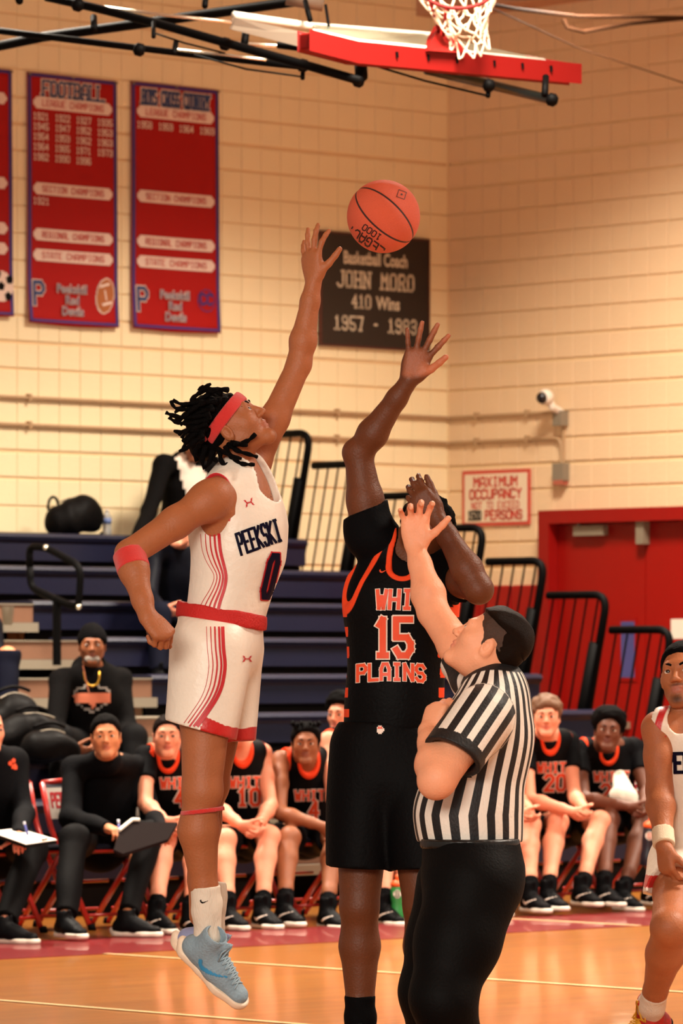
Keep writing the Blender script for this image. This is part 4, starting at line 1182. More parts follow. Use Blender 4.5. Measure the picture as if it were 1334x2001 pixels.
    W_.warp(ripple(.003, 45, [tuple(F), tuple(Rt)], 2))
    solid('waistband', W_, .006, mat('red_knit', (196, 24, 20), .7, noise=.06, bump=.5, bscale=160), g)
    # headband, elbow band, knee strap
    def ring(name, c, ax, r_, hgt, m, flat=None, hh=.004):
        q = Solid(); ax = nrm(ax); q.cone(np.array(c)-ax*hgt, np.array(c)+ax*hgt, r_, r_, .003, flat=flat, cuts=[(np.array(c)+ax*hgt/2, ax), (np.array(c)-ax*hgt/2, -ax)]); return solid(name, q, hh, m, r)
    hb = Solid(); axh = nrm(H.u*.96+H.f*.0-H.f*.22)
    hb.ell(H.p(0, -.010, .036), np.array((.088, .105, .095))*H.k, H.R, .003, cuts=[(H.p(0, 0, .054), axh), (H.p(0, 0, .054)-axh*.041, -axh)])
    solid('headband', hb, .004, M_BAND, r)
    q = lerp(eR, wR, .13); ring('elbow_band', q, wR-eR, .054, .064, M_BAND)
    q = lerp(kR, aR, .15); ring('knee_strap', q+np.array((.0, 0, 0)), nrm((-.12, 0, 1)), .072, .014, M_BAND)
    # hair: cap, swept-back locs
    hs = Solid(); hs.ell(H.p(0, -.024, .046), np.array((.082, .098, .092))*H.k, H.R, .02)
    hs.ell(H.p(0, -.105, .015), np.array((.06, .045, .06))*H.k, H.R, .03)
    hs.plane(H.p(0, .088, .066), nrm(H.f*.85-H.u*.5), .01)
    for q_ in (-1, 1): hs.ell(H.p(q_*.085, .030, -.012), np.array((.03, .045, .040))*H.k, H.R, .006, 's')
    hs.plane(H.p(0, 0, -.03), -H.u, .02)
    hs.warp(ripple(.004, 120, [tuple(H.f), tuple(H.u)], 8))
    hair = solid('hair', hs, .005, M_HBLK, r)
    rd = random.Random(11)
    def loc_(pts, Y=16.0, r_=.0088):
        Q = [PX(x, y, Y+.03*rd.uniform(-1, 1)) for x, y in pts]; dn = []
        for i in range(len(Q)-1):
            n_ = max(2, int(np.linalg.norm(Q[i+1]-Q[i])/.011))
            for k_ in range(n_): dn.append(lerp(Q[i], Q[i+1], k_/n_))
        dn.append(Q[-1])
        for _ in range(2): dn = [dn[0]]+[(dn[i-1]+dn[i]*2+dn[i+1])/4 for i in range(1, len(dn)-1)]+[dn[-1]]
        n_ = len(dn); rr = [r_*(1+.28*math.sin(i*2.1+rd.random()))*(1-.35*i/n_) for i in range(n_)]
        MB().tube(dn, rr, 8).build('loc', M_HBLK, hair, True)
    for pts in ([(435, 768), (400, 762), (378, 775), (372, 785), (400, 756), (412, 750)], [(430, 764), (405, 758), (385, 764), (397, 754)], [(425, 785), (385, 785), (356, 792), (338, 782)], [(415, 795), (365, 800), (340, 800), (334, 784)],
                [(410, 810), (360, 816), (335, 812), (324, 806)], [(408, 820), (368, 828), (342, 826), (330, 815)], [(405, 828), (372, 840), (352, 846), (340, 842)], [(402, 838), (375, 850), (362, 865), (358, 878)],
                [(398, 850), (380, 862), (366, 876), (350, 882)], [(396, 858), (386, 875), (376, 886), (384, 900)], [(402, 870), (398, 888), (392, 902), (400, 916)], [(415, 880), (412, 895), (408, 908), (402, 912)],
                [(430, 880), (430, 900), (440, 912), (447, 905)], [(440, 872), (452, 895), (472, 907), (497, 908)], [(445, 868), (465, 882), (488, 888), (502, 893)],
                [(455, 866), (470, 868), (488, 860), (499, 848)], [(450, 866), (468, 870), (482, 869)], [(425, 878), (440, 884), (455, 894), (472, 896)], [(400, 785), (375, 800), (352, 822), (343, 818)], [(405, 838), (378, 842), (356, 840), (350, 850)], [(415, 882), (416, 896), (424, 902)], [(405, 775), (370, 788), (350, 798), (342, 806)],
                [(445, 762), (425, 760), (395, 778), (366, 800)], [(430, 782), (410, 778), (385, 795), (356, 812)], [(415, 800), (398, 802), (372, 815), (352, 830)], [(410, 815), (390, 825), (365, 840), (355, 856)], [(400, 845), (385, 845), (368, 852), (358, 862)]): loc_(pts)
    # socks and shoes
    MS = mat('white_sock', (232, 218, 200), .8, bump=.5, bscale=260, bstretch=(1, 1, .15))
    so = sock(r, P(405, 1810, 16.0), kR, .01, MS, .135, .046, .052, .005)
    decal('sock_mark', scale2(SW, .030), PX(394, 1772, 15.6), (1, 0, -.1), (0, 0, 1), M_BKP, so, so, .003)
    sock(r, P(412, 1805, 16.22), P(422, 1540, 16.22), .01, MS, .140, .046, .050, .006)
    blue = mat('shoe_blue', (136, 158, 172), .6, noise=.12, nscale=70, bump=.4, bscale=120); pale = mat('shoe_sole_pale', (240, 216, 190), .5)
    tb = nrm((.70, -.10, -.70))
    s1 = shoe(r, P(412, 1852, 15.98), nrm((.72, -.12, -.68)), nrm((.52, -.62, .60)), blue, pale, .295, .0042, laces=mat('lace_blue', (150, 172, 184), .6), swoosh=mat('mark_blue', (50, 140, 190), .5), side=1, high=.085)
    shoe(r, P(405, 1836, 16.20), nrm((.74, .02, -.67)), nrm((.62, -.35, .70)), mat('shoe_lavender', (140, 148, 186), .6, noise=.1, nscale=60), pale, .29, .0055, laces=mat('lace_blue', (150, 172, 184), .6), high=.085)
leaper()

# ---------------- the tall player in black
def tall():
    Yb = 16.5; P = PX
    r = empty('person', P(760, 2080, Yb), 'tall player in black jersey number 15 with one arm raised', 'person')
    F = nrm((-.08, -1, 0)); Rt = np.cross(F, (0, 0, 1)); Z3 = np.array((0, 0, 1.0))
    nb = P(808, 1082, Yb); chest = P(788, 1170, Yb); waist = P(766, 1370, Yb); pel = P(758, 1450, Yb)
    sR = P(724, 1050, 16.48); eR = P(700, 888, 16.48); wR = P(800, 742, 16.38)
    sL = P(884, 1118, 16.42); eL = P(935, 1152, 16.16); wL = P(852, 1010, 16.22)
    hR = P(714, 1490, Yb); kR = P(702, 1770, Yb-.03); aR = P(704, 2035, Yb)
    hL = P(806, 1490, Yb); kL = P(826, 1770, Yb-.12); aL = P(834, 2035, Yb)
    H = Head(P(832, 1030, 16.44), (-.22, -.60, .76), (.10, .72, .66), 1.04)
    S = Solid(); H.add(S); H.neck(S, nb, .062, .058)
    S.cone(nb-Z3*.02, sR, .055, .058, .04); S.cone(nb-Z3*.02, sL, .055, .058, .04)
    S.cone(nb-Z3*.09, chest, .14, .165, .05, flat=(F, .70)); S.cone(chest, waist, .165, .135, .05, flat=(F, .72)); S.cone(waist, pel, .135, .145, .05, flat=(F, .78))
    arm_skin(S, sR, eR, wR, (.066, .046, .030)); arm_skin(S, sL, eL, wL, (.064, .047, .030))
    S.ell(eR+np.array((-.012, 0, .01)), (.040,)*3, None, .02)
    leg_skin(S, hR, kR, aR, (.095, .066, .044)); leg_skin(S, hL, kL, aL, (.095, .066, .044))
    hand(S, wR, (.34, -.05, .94), (0, -1, -.05), -1, [.10, .06, .06, .04], .40, 1.12, thumb=(.60, .80, .45), k=.005)
    hand(S, wL, (-.62, .0, .72), (.3, .9, -.1), 1, [.5, .55, .6, .65], .1, 1.05, thumb=(.3, .9, .2), k=.005)
    m = mat('skin_tall', (100, 54, 30), .5, noise=.13, nscale=14, bump=.22, bscale=140, spec=.32, sss=.1, attrs=[('palm', .35, .9, (196, 118, 84)), ('lips', 0, 1, (92, 48, 40))])
    pc = wR+np.array((.036, -.02, .10))
    def palm(V):
        q = V-pc; d = np.sqrt((q**2).sum(1)); return np.where((d < .20) & (V[:, 2] > wR[2]-.03), np.clip(.55-(q[:, 1])*26, 0, 1), 0)*np.clip((V[:, 2]-wR[2]+.02)*25, 0, 1)
    solid('body', S, .0052, m, r, {'lips': H.lips, 'palm': palm})
    eyes(H, r, (0, 1, 0))
    # shirt under the jersey
    T = Solid()
    T.cone(nb-Z3*.04, lerp(sR, eR, .05), .075, .078, .04); T.cone(nb-Z3*.04, lerp(sL, eL, .1), .075, .080, .04)
    T.cone(lerp(sR, eR, .0), lerp(sR, eR, .55), .082, .070, .03, cuts=[(lerp(sR, eR, .33), nrm(nrm(eR-sR)+np.array((-.35, 0, 0))))])
    T.cone(sL, lerp(sL, eL, .7), .082, .076, .03, cuts=[(lerp(sL, eL, .42), eL-sL)])
    T.cone(nb-Z3*.10, chest, .15, .178, .05, flat=(F, .74)); T.cone(chest, waist, .178, .145, .05, flat=(F, .76))
    T.warp(ripple(.003, 24, [(1, .2, .4), (.4, .2, 1)], 4))
    T.cone(nb+Z3*.05, nb+F*.06+Z3*.005, .062, .064, .01, mode='s')
    sh = solid('undershirt', T, .007, mat('black_knit', (13, 13, 16), .75, noise=.1, bump=.2, bscale=120), r)
    J = Solid()
    J.cone(nb-Z3*.07, chest, .142, .190, .05, flat=(F, .78)); J.cone(chest, waist, .190, .155, .06, flat=(F, .80)); J.cone(waist, pel-Z3*.02, .155, .158, .05, flat=(F, .84))
    J.cone(nb-Z3*.05-F*.0, lerp(nb, sR, .62)-Z3*.01, .080, .080, .04); J.cone(nb-Z3*.05, lerp(nb, sL, .62)-Z3*.01, .080, .080, .04)
    J.warp(ripple(.004, 11, [(1, .2, .7), (.7, .2, -1)], 6))
    caps = []
    def cc(a, b, ra, rb):
        q = Solid(); q.cone(a, b, ra, rb); caps.append(q.ops[0][1]); J.cone(a, b, ra, rb, .006, mode='s')
    cc(nb+Z3*.07+F*.02, nb+F*.125-Z3*.045-np.array((.03,0,0)), .064, .036)
    cc(P(690, 1028, 16.45)+F*.02, P(632, 1146, 16.45)+F*.02, .108, .104)
    cc(P(925, 1072, 16.45)+F*.02, P(970, 1178, 16.45)+F*.02, .112, .120)
    J.plane(pel+Z3*.045, -Z3, .004)
    ed = lambda V: np.minimum(np.minimum(caps[0](V.astype(np.float32)), caps[1](V.astype(np.float32))), caps[2](V.astype(np.float32)))
    def chk(V):   # chequered flank
        a = np.floor((V[:, 2]-1.0)/.034); e_ = np.abs((V[:, 0]-lerp(chest, waist, .6)[0]))
        xr = (V[:, 0]-P(668, 1300, Yb)[0]); xl = (P(868, 1300, Yb)[0]-V[:, 0])
        b = np.minimum(xr, xl); return np.where((b < .016+.004*(a % 3)) & ((a % 2) == 0) & (V[:, 2] < P(0, 1180, Yb)[2]) & (V[:, 2] > P(0, 1400, Yb)[2]), 1.0, 0.0)
    mj = mat('jersey_black', (15, 15, 17), .55, noise=.15, bump=.25, bscale=90, attrs=[('edge', .021, .018, (232, 74, 38)), ('check', .4, .6, (232, 74, 38))])
    j = solid('jersey', J, .0055, mj, r, {'edge': ed, 'check': chk})
    T2 = lambda nm, VF, x, y, m, off: decal(nm, VF, P(x, y, 16.0), (1, 0, 0), (0, 0, 1), m, j, j, off)
    def word(txt, h, x, y, wd, gap, sl=0.0, arch=0.0, w0=.30, w1=.20):
        T2('lettering_outline', text2d(txt, h, wd=wd, gap=gap, wt=w0, cell=.0065, arch=arch, slant=sl), x, y, M_WHP, .004)
        T2('lettering', text2d(txt, h, wd=wd, gap=gap, wt=w1, cell=.0065, arch=arch, slant=sl), x, y, M_ORP, .007)
    word('WHITE', .058, 797, 1186, .50, .23, sl=.06)
    word('15', .120, 770, 1280, .40, .16, w0=.25, w1=.17)
    word('PLAINS', .052, 766, 1332, .50, .24, arch=.006)
    T2('maker_mark', scale2(SW, .030), 752, 1112, M_ORP, .004)
    G = Solid()
    G.cone(pel+Z3*.10, pel-Z3*.12, .150, .172, .04, flat=(F, .86))
    G.cone(hR+np.array((.012, 0, .05)), P(702, 1720, 16.45), .128, .112, .03, cuts=[(P(700, 1694, 16.46), nrm((-.06, 0, -1)))])
    G.cone(hL+np.array((.0, 0, .05)), P(830, 1720, 16.36), .128, .108, .03, cuts=[(P(826, 1700, 16.4), (0, 0, -1))])
    G.warp(ripple(.006, 9, [(1, .3, .15), (.9, -.3, -.2)], 12))
    G.cone(P(700, 1680, 16.46), P(700, 1745, 16.46), .098, .104, .004, mode='s'); G.cone(P(826, 1680, 16.4), P(826, 1745, 16.4), .098, .104, .004, mode='s')
    G.plane(pel+Z3*.068, Z3, .004)
    g = solid('shorts', G, .007, mat('shorts_black', (13, 12, 14), .6, noise=.15, bump=.25, bscale=90), r)
    decal('paw_emblem', poly2d([(.012*math.cos(t)*(1+.2*math.cos(3*t)), .014*math.sin(t)) for t in np.linspace(0, 6.28, 20)[:-1]], .004), P(744, 1429, 16.0), (1, 0, 0), (0, 0, 1), M_WHP, g, g, .004)
    decal('paw_emblem', join2(poly2d([(-.009, .0), (-.003, .010), (0, .004), (.004, .010), (.009, .0), (.003, .001)], .002)), P(744, 1427, 16.0), (1, 0, 0), (0, 0, 1), M_ORP, g, g, .006)
    MSK = mat('black_sock', (12, 12, 14), .8, bump=.4, bscale=200)
    so = sock(r, aR, kR, .01, MSK, .155, .050, .052, .006); sock(r, aL, kL, .01, MSK, .155, .050, .052, .008)
    decal('sock_mark', scale2(SW, .042), P(716, 1959, 16.0), (1, 0, .12), (0, 0, 1), M_WHP, so, so, .003)
    mb = mat('shoe_black', (16, 16, 18), .5, noise=.1, bump=.2, bscale=100); mw = mat('shoe_sole_white', (226, 216, 200), .5)
    for a in (aR, aL): shoe(r, a, (-.1, -1, -.35), (0, -.35, 1), mb, mw, .32, .008)
    hr = hair_solid(H, .014)
    hr.warp(ripple(.004, 150, [(1, 0, 0), (0, 1, 0), (0, 0, 1)], 8)); ha = solid('hair', hr, .0055, M_HBLK, r)
    rd = random.Random(5)
    for q in range(9):
        a = H.p(-.08+.02*q, -.07, .02); b = H.p(-.09+.0225*q, -.09, -.07-.02*(q % 2)); MB().tube([a, lerp(a, b, .5)-H.f*.012, b], [.009, .008, .006], 6).build('braid', M_HBLK, ha, True)
tall()

# ---------------- the referee
def referee():
    P = PX; Yb = 15.4
    r = empty('person', P(900, 2200, Yb), 'referee in black and white striped shirt tossing the ball up', 'person')
    F = nrm((-.93, .36, 0)); Rt = np.cross(F, (0, 0, 1)); Z3 = np.array((0, 0, 1.0))
    nb = P(968, 1338, 15.45); chest = P(950, 1440, 15.45); belly = P(915, 1590, 15.45); pel = P(922, 1680, 15.45)
    sL = P(938, 1398, 15.27); eL = P(856, 1520, 15.12); wL = P(838, 1430, 15.30)
    sR = P(930, 1318, 15.62); eR = P(846, 1196, 15.82); wR = P(812, 1072, 15.92)
    hN = P(925, 1735, 15.32); kN = P(868, 1950, 15.20); aN = P(905, 2150, 15.35)
    hF = P(900, 1735, 15.58); kF = P(842, 1940, 15.60); aF = P(860, 2160, 15.75)
    H = Head(P(953, 1262, 15.45), (-.80, .14, .60), (.60, .0, .80), 1.03)
    S = Solid(); H.add(S, jaw=1.15); H.neck(S, nb-Z3*.0, .066, .064)
    S.ell(H.p(0, .02, -.085), np.array((.05, .05, .03)), H.R, .03)
    S.cone(nb-Z3*.02, sR, .06, .062, .04); S.cone(nb-Z3*.02, sL, .06, .066, .04)
    S.cone(chest, belly, .15, .16, .05, flat=(F, .75)); S.cone(belly, pel, .16, .15, .05, flat=(F, .85))
    arm_skin(S, sR, eR, wR, (.064, .050, .032)); arm_skin(S, sL, eL, wL, (.070, .058, .036))
    leg_skin(S, hN, kN, aN, (.09, .07, .05), F); leg_skin(S, hF, kF, aF, (.09, .07, .05), F)
    S.ell(eL+np.array((-.01, 0, -.015)), (.052,)*3, None, .02)
    hand(S, wR, (-.02, -.10, 1), (.05, -1, -.1), -1, [(.35, .7, .5), (.45, .8, .5), (.5, .8, .5), (.35, .6, .4)], .34, 1.12, thumb=(.66, .55, .35), k=.005)
    hand(S, wL, (.30, .2, .9), (.7, .7, 0), 1, [.9]*4, .02, 1.0, k=.006)
    solid('body', S, .005, skin_mat('skin_referee', (240, 166, 128), (214, 120, 100)), r, {'lips': H.lips, 'stubble': lambda V: H.stubble(V)*.12})
    eyes(H, r, (0, .95, .3), iris=(70, 60, 50), brow=(84, 52, 34), brow_r=.0026)
    # striped shirt: lengthwise stripes on the body and along the sleeves
    B = Solid()
    B.cone(nb-Z3*.05, chest, .135, .158, .06, flat=(F, .80)); B.cone(chest, belly, .158, .170, .07, flat=(F, .92)); B.cone(belly, pel, .170, .162, .05, flat=(F, .94))
    B.cone(nb-Z3*.035, lerp(nb, sR, .9)-Z3*.02, .078, .080, .05); B.cone(nb-Z3*.035, lerp(nb, sL, .9)-Z3*.02, .078, .086, .05)
    core = B.ops[0][1], B.ops[1][1], B.ops[2][1]
    slL = Solid(); slL.cone(sL, lerp(sL, eL, .9), .094, .098, .03); sleeve_fn = slL.ops[0][1]
    cutL = lerp(sL, eL, .66); axL = nrm(nrm(eL-sL)+np.array((-.1, 0, -.25)))
    B.cone(sL, lerp(sL, eL, .9), .094, .098, .035, cuts=[(cutL, axL)])
    B.cone(sR, lerp(sR, eR, .6), .088, .092, .035, cuts=[(lerp(sR, eR, .28), eR-sR)])
    B.warp(ripple(.0045, 12, [(1, .3, .8), (.6, -.3, -1)], 21))
    B.cone(lerp(sL, eL, .5), lerp(sL, eL, .95), .072, .088, .004, mode='s')
    B.cone(nb+Z3*.08+F*.01, nb+Z3*.01+F*.02, .062, .066, .006, mode='s')
    B.plane(P(915, 1646, Yb), -Z3, .004)
    nkc = Solid(); nkc.cone(nb+Z3*.08+F*.01, nb+Z3*.01+F*.02, .062, .066); nkf = nkc.ops[0][1]
    def stripe(V):
        V = V.astype(np.float32); q = V-nb.astype(np.float32)
        a = q@F.astype(np.float32); b = q@(-Rt).astype(np.float32)          # b towards the camera side
        zz = (V[:, 2]-chest[2])
        # girth coordinate around the body axis, which shifts forward over the belly
        cxx = np.interp(V[:, 2], [pel[2], belly[2], chest[2], nb[2]], [(pel-nb)@F, (belly-nb)@F, (chest-nb)@F, 0])
        th = np.arctan2(a-cxx, b); rad_ = .150
        u = th*rad_
        ds = sleeve_fn(V); dc = np.minimum(np.minimum(core[0](V), core[1](V)), core[2](V))
        ax = nrm(eL-sL); side_ = nrm(np.cross(ax, (0, -1, 0)))
        us = (V-sL.astype(np.float32))@side_.astype(np.float32)
        return np.where(ds < dc-.004, us+.5, u)
    def sl_m(V):
        V = V.astype(np.float32); t = (V-cutL.astype(np.float32))@axL.astype(np.float32); ds = sleeve_fn(V)
        return np.where((ds < .04) & (t > -.034) & (np.abs((V-sL)@np.array((0, 1, 0))) < .35) & (t < .02), 1.0, 0.0)
    def collar(V): return nkf(V.astype(np.float32))
    m = bpy.data.materials.new('striped_shirt'); m.use_nodes = True; nt = m.node_tree; N = nt.nodes; L = nt.links; bs = N['Principled BSDF']
    at = N.new('ShaderNodeAttribute'); at.attribute_name = 'stripe'
    mu = N.new('ShaderNodeMath'); mu.operation = 'MULTIPLY'; mu.inputs[1].default_value = 2*math.pi/.0435; L.new(at.outputs['Fac'], mu.inputs[0])
    si = N.new('ShaderNodeMath'); si.operation = 'SINE'; L.new(mu.outputs[0], si.inputs[0])
    gt = N.new('ShaderNodeMath'); gt.operation = 'GREATER_THAN'; gt.inputs[1].default_value = 0; L.new(si.outputs[0], gt.inputs[0])
    mx = N.new('ShaderNodeMix'); mx.data_type = 'RGBA'; mx.inputs['A'].default_value = srgb(16, 15, 18); mx.inputs['B'].default_value = srgb(236, 226, 214); L.new(gt.outputs[0], mx.inputs['Factor'])
    cur = mx.outputs['Result']
    for an, lo, hi in (('cuff', .3, .7), ('collar', .034, .031)):
        a2 = N.new('ShaderNodeAttribute'); a2.attribute_name = an; mr = N.new('ShaderNodeMapRange'); mr.inputs['From Min'].default_value = lo; mr.inputs['From Max'].default_value = hi; L.new(a2.outputs['Fac'], mr.inputs['Value'])
        m2 = N.new('ShaderNodeMix'); m2.data_type = 'RGBA'; L.new(mr.outputs['Result'], m2.inputs['Factor']); L.new(cur, m2.inputs['A']); m2.inputs['B'].default_value = srgb(16, 15, 18); cur = m2.outputs['Result']
    L.new(cur, bs.inputs['Base Color']); bs.inputs['Roughness'].default_value = .6
    n2 = N.new('ShaderNodeTexNoise'); n2.inputs['Scale'].default_value = 60; bp = N.new('ShaderNodeBump'); bp.inputs['Strength'].default_value = .2; bp.inputs['Distance'].default_value = .01; L.new(n2.outputs['Fac'], bp.inputs['Height']); L.new(bp.outputs['Normal'], bs.inputs['Normal'])
    sh = solid('striped_shirt', B, .005, m, r, {'stripe': stripe, 'cuff': sl_m, 'collar': collar})
    # little flag and badge on the upper back
    dr = dict(org=P(1012, 1352, 15.0), right=(.55, -.83, 0), up=(0, 0, 1))
    for q in range(5): decal('flag_patch', poly2d([(-.014, -.004), (.014, -.004), (.014, 0), (-.014, 0)], .004), P(1011, 1372+5*q, 15.0), (.8, -.6, 0), (0, 0, 1), M_RDP if q % 2 else M_WHP, sh, sh, .005)
    decal('flag_patch', poly2d([(-.014, 0), (0, 0), (0, .014), (-.014, .014)], .004), P(1010, 1384, 15.0), (.8, -.6, 0), (0, 0, 1), M_NV, sh, sh, .007)
    decal('badge', poly2d([(.013*math.cos(t), .018*math.sin(t)) for t in np.linspace(0, 6.28, 14)[:-1]], .004), P(1008, 1352, 15.0), (.8, -.6, 0), (0, 0, 1), M_WHP, sh, sh, .005)
    # trousers
    T = Solid()
    T.cone(P(918, 1630, Yb), P(925, 1700, Yb), .155, .168, .05, flat=(F, .96))
    T.cone(hN, lerp(hN, kN, .5), .150, .130, .05); T.cone(lerp(hN, kN, .5), kN, .130, .100, .04); T.cone(kN, aN, .098, .085, .04)
    T.cone(hF, lerp(hF, kF, .5), .145, .118, .05); T.cone(lerp(hF, kF, .5), kF, .118, .098, .04); T.cone(kF, aF, .096, .085, .04)
    T.plane(P(918, 1640, Yb), Z3, .004); T.plane(aN-Z3*.04, -Z3, .004)
    T.warp(ripple(.006, 10, [(1, .3, .3), (.8, -.3, -.5)], 14))
    tr = solid('trousers', T, .008, mat('black_trousers', (17, 15, 15), .6, noise=.1, bump=.2, bscale=120), r)
    bt = Solid(); bt.cone(P(918, 1640, Yb), P(918, 1655, Yb), .162, .163, .01, flat=(F, .96), cuts=[(P(918, 1638, Yb), Z3), (P(918, 1658, Yb), -Z3)]); solid('belt', bt, .007, mat('black_belt', (12, 11, 11), .4), tr)
    sb = mat('shoe_black', (16, 16, 18), .5); 
    for a in (aN, aF): shoe(r, np.array((a[0], a[1], .10)), F, (0, 0, 1), sb, sb, .30, .009)
    # brown hair: faded sides, combed top with a part line
    mh = mat('hair_brown', (34, 21, 14), .5, noise=.25, nscale=80, bump=.5, bscale=160, bstretch=(1, 1, 4)); ms = mat('hair_brown_faded', (66, 42, 30), .7, noise=.25, nscale=90, bump=.4, bscale=300)
    fade = short_hair(r, H, ms, .0045, puff=.006, amp=.0008, fr=300)
    TOP = [(.090, .088), (.072, .078), (.040, .074), (-.02, .066), (-.07, .050), (-.12, .02), (-.16, .20), (.10, .20)]
    t = hair_solid(H, .013, TOP, .006, .004, .010); t.warp(ripple(.0030, 60, [tuple(H.r), tuple(nrm(H.r+H.u))], 17)); solid('hair_top', t, .0045, mh, fade)
    BK = [(-.02, .072), (-.035, -.005), (-.05, -.040), (-.14, -.05), (-.16, .20), (-.02, .20)]
    t = hair_solid(H, .009, BK, .0, .004, .03); t.warp(ripple(.0020, 90, [tuple(H.r), tuple(H.u)], 5)); solid('hair_back', t, .0045, mh, fade)
referee()

# ---------------- the player at the edge, white uniform
def edge_player():
    P = PX; Yb = 17.6
    r = empty('person', P(1290, 2060, Yb), 'player in white uniform and white wristband cut off by the picture edge', 'person')
    F = nrm((-.42, -.9, 0)); Rt = np.cross(F, (0, 0, 1)); Z3 = np.array((0, 0, 1.0))
    nb = P(1348, 1408, Yb); chest = P(1358, 1480, Yb); waist = P(1368, 1600, Yb); pel = P(1368, 1660, Yb)
    sR = P(1287, 1424, 17.55); eR = P(1288, 1545, 17.5); wR = P(1297, 1655, 17.35)
    sL = P(1418, 1424, 17.65); eL = P(1440, 1550, 17.6); wL = P(1420, 1650, 17.4)
    hR = P(1332, 1690, Yb); kR = P(1308, 1812, 17.2); aR = P(1268, 1985, 17.5)
    hL = P(1402, 1690, Yb+.05); kL = P(1440, 1830, 17.3); aL = P(1450, 2010, 17.6)
    H = Head(P(1337, 1322, Yb), (-.38, -.90, .16), (-.04, .16, 1), 1.06)
    S = Solid(); H.add(S, jaw=1.05); H.neck(S, nb, .060, .056)
    S.cone(nb-Z3*.02, sR, .055, .060, .04); S.cone(nb-Z3*.02, sL, .055, .060, .04)
    S.cone(nb-Z3*.08, chest, .12, .15, .05, flat=(F, .72)); S.cone(chest, waist, .15, .12, .05, flat=(F, .74)); S.cone(waist, pel, .12, .135, .05, flat=(F, .8))
    arm_skin(S, sR, eR, wR, (.058, .047, .030)); arm_skin(S, sL, eL, wL, (.058, .047, .030))
    leg_skin(S, hR, kR, aR, (.086, .066, .040), F); leg_skin(S, hL, kL, aL, (.086, .066, .040), F)
    hand(S, wR, (.12, -.15, -1), (.75, .5, .1), -1, [.7, .75, .8, .8], .04, 1.0, thumb=(.5, .8, .5), k=.005)
    hand(S, wL, (-.1, -.3, -1), (-.8, .5, .1), 1, .6, .04, 1.0, k=.006)
    solid('body', S, .0055, skin_mat('skin_edge', (172, 104, 66), (176, 108, 92)), r, {'lips': H.lips, 'stubble': lambda V: np.clip(H.stubble(V)*1.5, 0, 1.5)})
    eyes(H, r, (-.2, .95, .25))
    short_hair(r, H, M_HBLK, .005, low=.0, front=.050, puff=.008, amp=.001)
    J = Solid()
    J.cone(nb-Z3*.06, chest, .125, .165, .05, flat=(F, .78)); J.cone(chest, waist, .165, .150, .06, flat=(F, .8)); J.cone(waist, pel, .150, .155, .05, flat=(F, .82))
    J.cone(nb-Z3*.045, lerp(nb, sR, .85), .070, .072, .04); J.cone(nb-Z3*.045, lerp(nb, sL, .85), .070, .072, .04)
    J.warp(ripple(.004, 12, [(1, .2, .7), (.7, .2, -1)], 31))
    caps = []
    def cc(a, b, ra, rb):
        q = Solid(); q.cone(a, b, ra, rb); caps.append(q.ops[0][1]); J.cone(a, b, ra, rb, .006, mode='s')
    cc(nb+Z3*.06+F*.01, nb+F*.10-Z3*.0, .058, .048); cc(sR+Rt*.045+Z3*.02, sR+Rt*.085-Z3*.13, .060, .078); cc(sL-Rt*.045+Z3*.02, sL-Rt*.085-Z3*.13, .060, .078)
    J.plane(pel+Z3*.06, -Z3, .004)
    def band(V): d = caps[1](V.astype(np.float32)); return np.where(V[:, 2] > chest[2]-.02, np.abs(d-.030), 9).astype(np.float32)
    j = solid('jersey', J, .006, WHITE_CL('jersey_white_edge', [('band', .010, .007, (198, 34, 40))]), r, {'band': band})
    T = lambda nm, VF, x, y, m, off, ro=0, tgt=j: decal(nm, VF, P(x, y, 17.0), (math.cos(ro), 0, math.sin(ro)), (-math.sin(ro), 0, math.cos(ro)), m, tgt, tgt, off)
    T('lettering', text2d('PEEKSKILL', .066, wd=.34, gap=.16, wt=.19, cell=.008), 1400, 1513, M_NV, .004, math.radians(2))
    T('maker_mark', scale2(UA, .028, .020), 1312, 1447, M_RDP, .004)
    G = Solid(); G.cone(pel+Z3*.05, pel-Z3*.03, .158, .165, .04, flat=(F, .86))
    G.cone(hR, P(1318, 1800, 17.3), .130, .122, .03, cuts=[(P(1310, 1748, 17.3), nrm((-.15, -.1, -1)))]); G.cone(hL, kL, .130, .115, .03, cuts=[(P(1430, 1770, 17.4), (0, 0, -1))])
    G.warp(ripple(.006, 10, [(1, .3, .3), (.7, -.3, -.2)], 33)); G.cone(P(1316, 1735, 17.35), P(1312, 1790, 17.25), .098, .106, .004, mode='s')
    hz = P(0, 1748, 17.3)[2]
    g = solid('shorts', G, .0065, WHITE_CL('shorts_white_edge', [('hem', .0, .5, (206, 36, 28))]), r, {'hem': lambda V: ((V[:, 2] > hz+.022) & (V[:, 2] < hz+.062)).astype(np.float32)})
    T('maker_mark', scale2(UA, .028, .020), 1327, 1648, M_RDP, .004, 0, g)
    w_ = Solid(); q = lerp(eR, wR, .93); w_.cone(lerp(eR, wR, .70), wR, .040, .040, .01, cuts=[(lerp(eR, wR, .97), wR-eR), (lerp(eR, wR, .70), eR-wR)]); solid('wristband', w_, .005, mat('white_terry', (238, 220, 190), .85, bump=.5, bscale=300), r)
    MS = mat('white_sock', (232, 218, 200), .8)
    sock(r, aR, kR, .01, MS, .115, .046, .048, .006); sock(r, aL, kL, .01, MS, .115, .046, .048, .008)
    sr = mat('shoe_red', (178, 30, 22), .5, noise=.75, nscale=34, bump=.3, bscale=80); sd = mat('shoe_sole_black', (20, 14, 14), .5)
    yl = mat('lace_yellow', (232, 170, 40), .5)
    s1 = shoe(r, aR+np.array((0, 0, .0)), nrm((-.72, -.62, -.36)), nrm((-.2, -.45, .9)), sr, sd, .31, .005, laces=yl, high=.095)
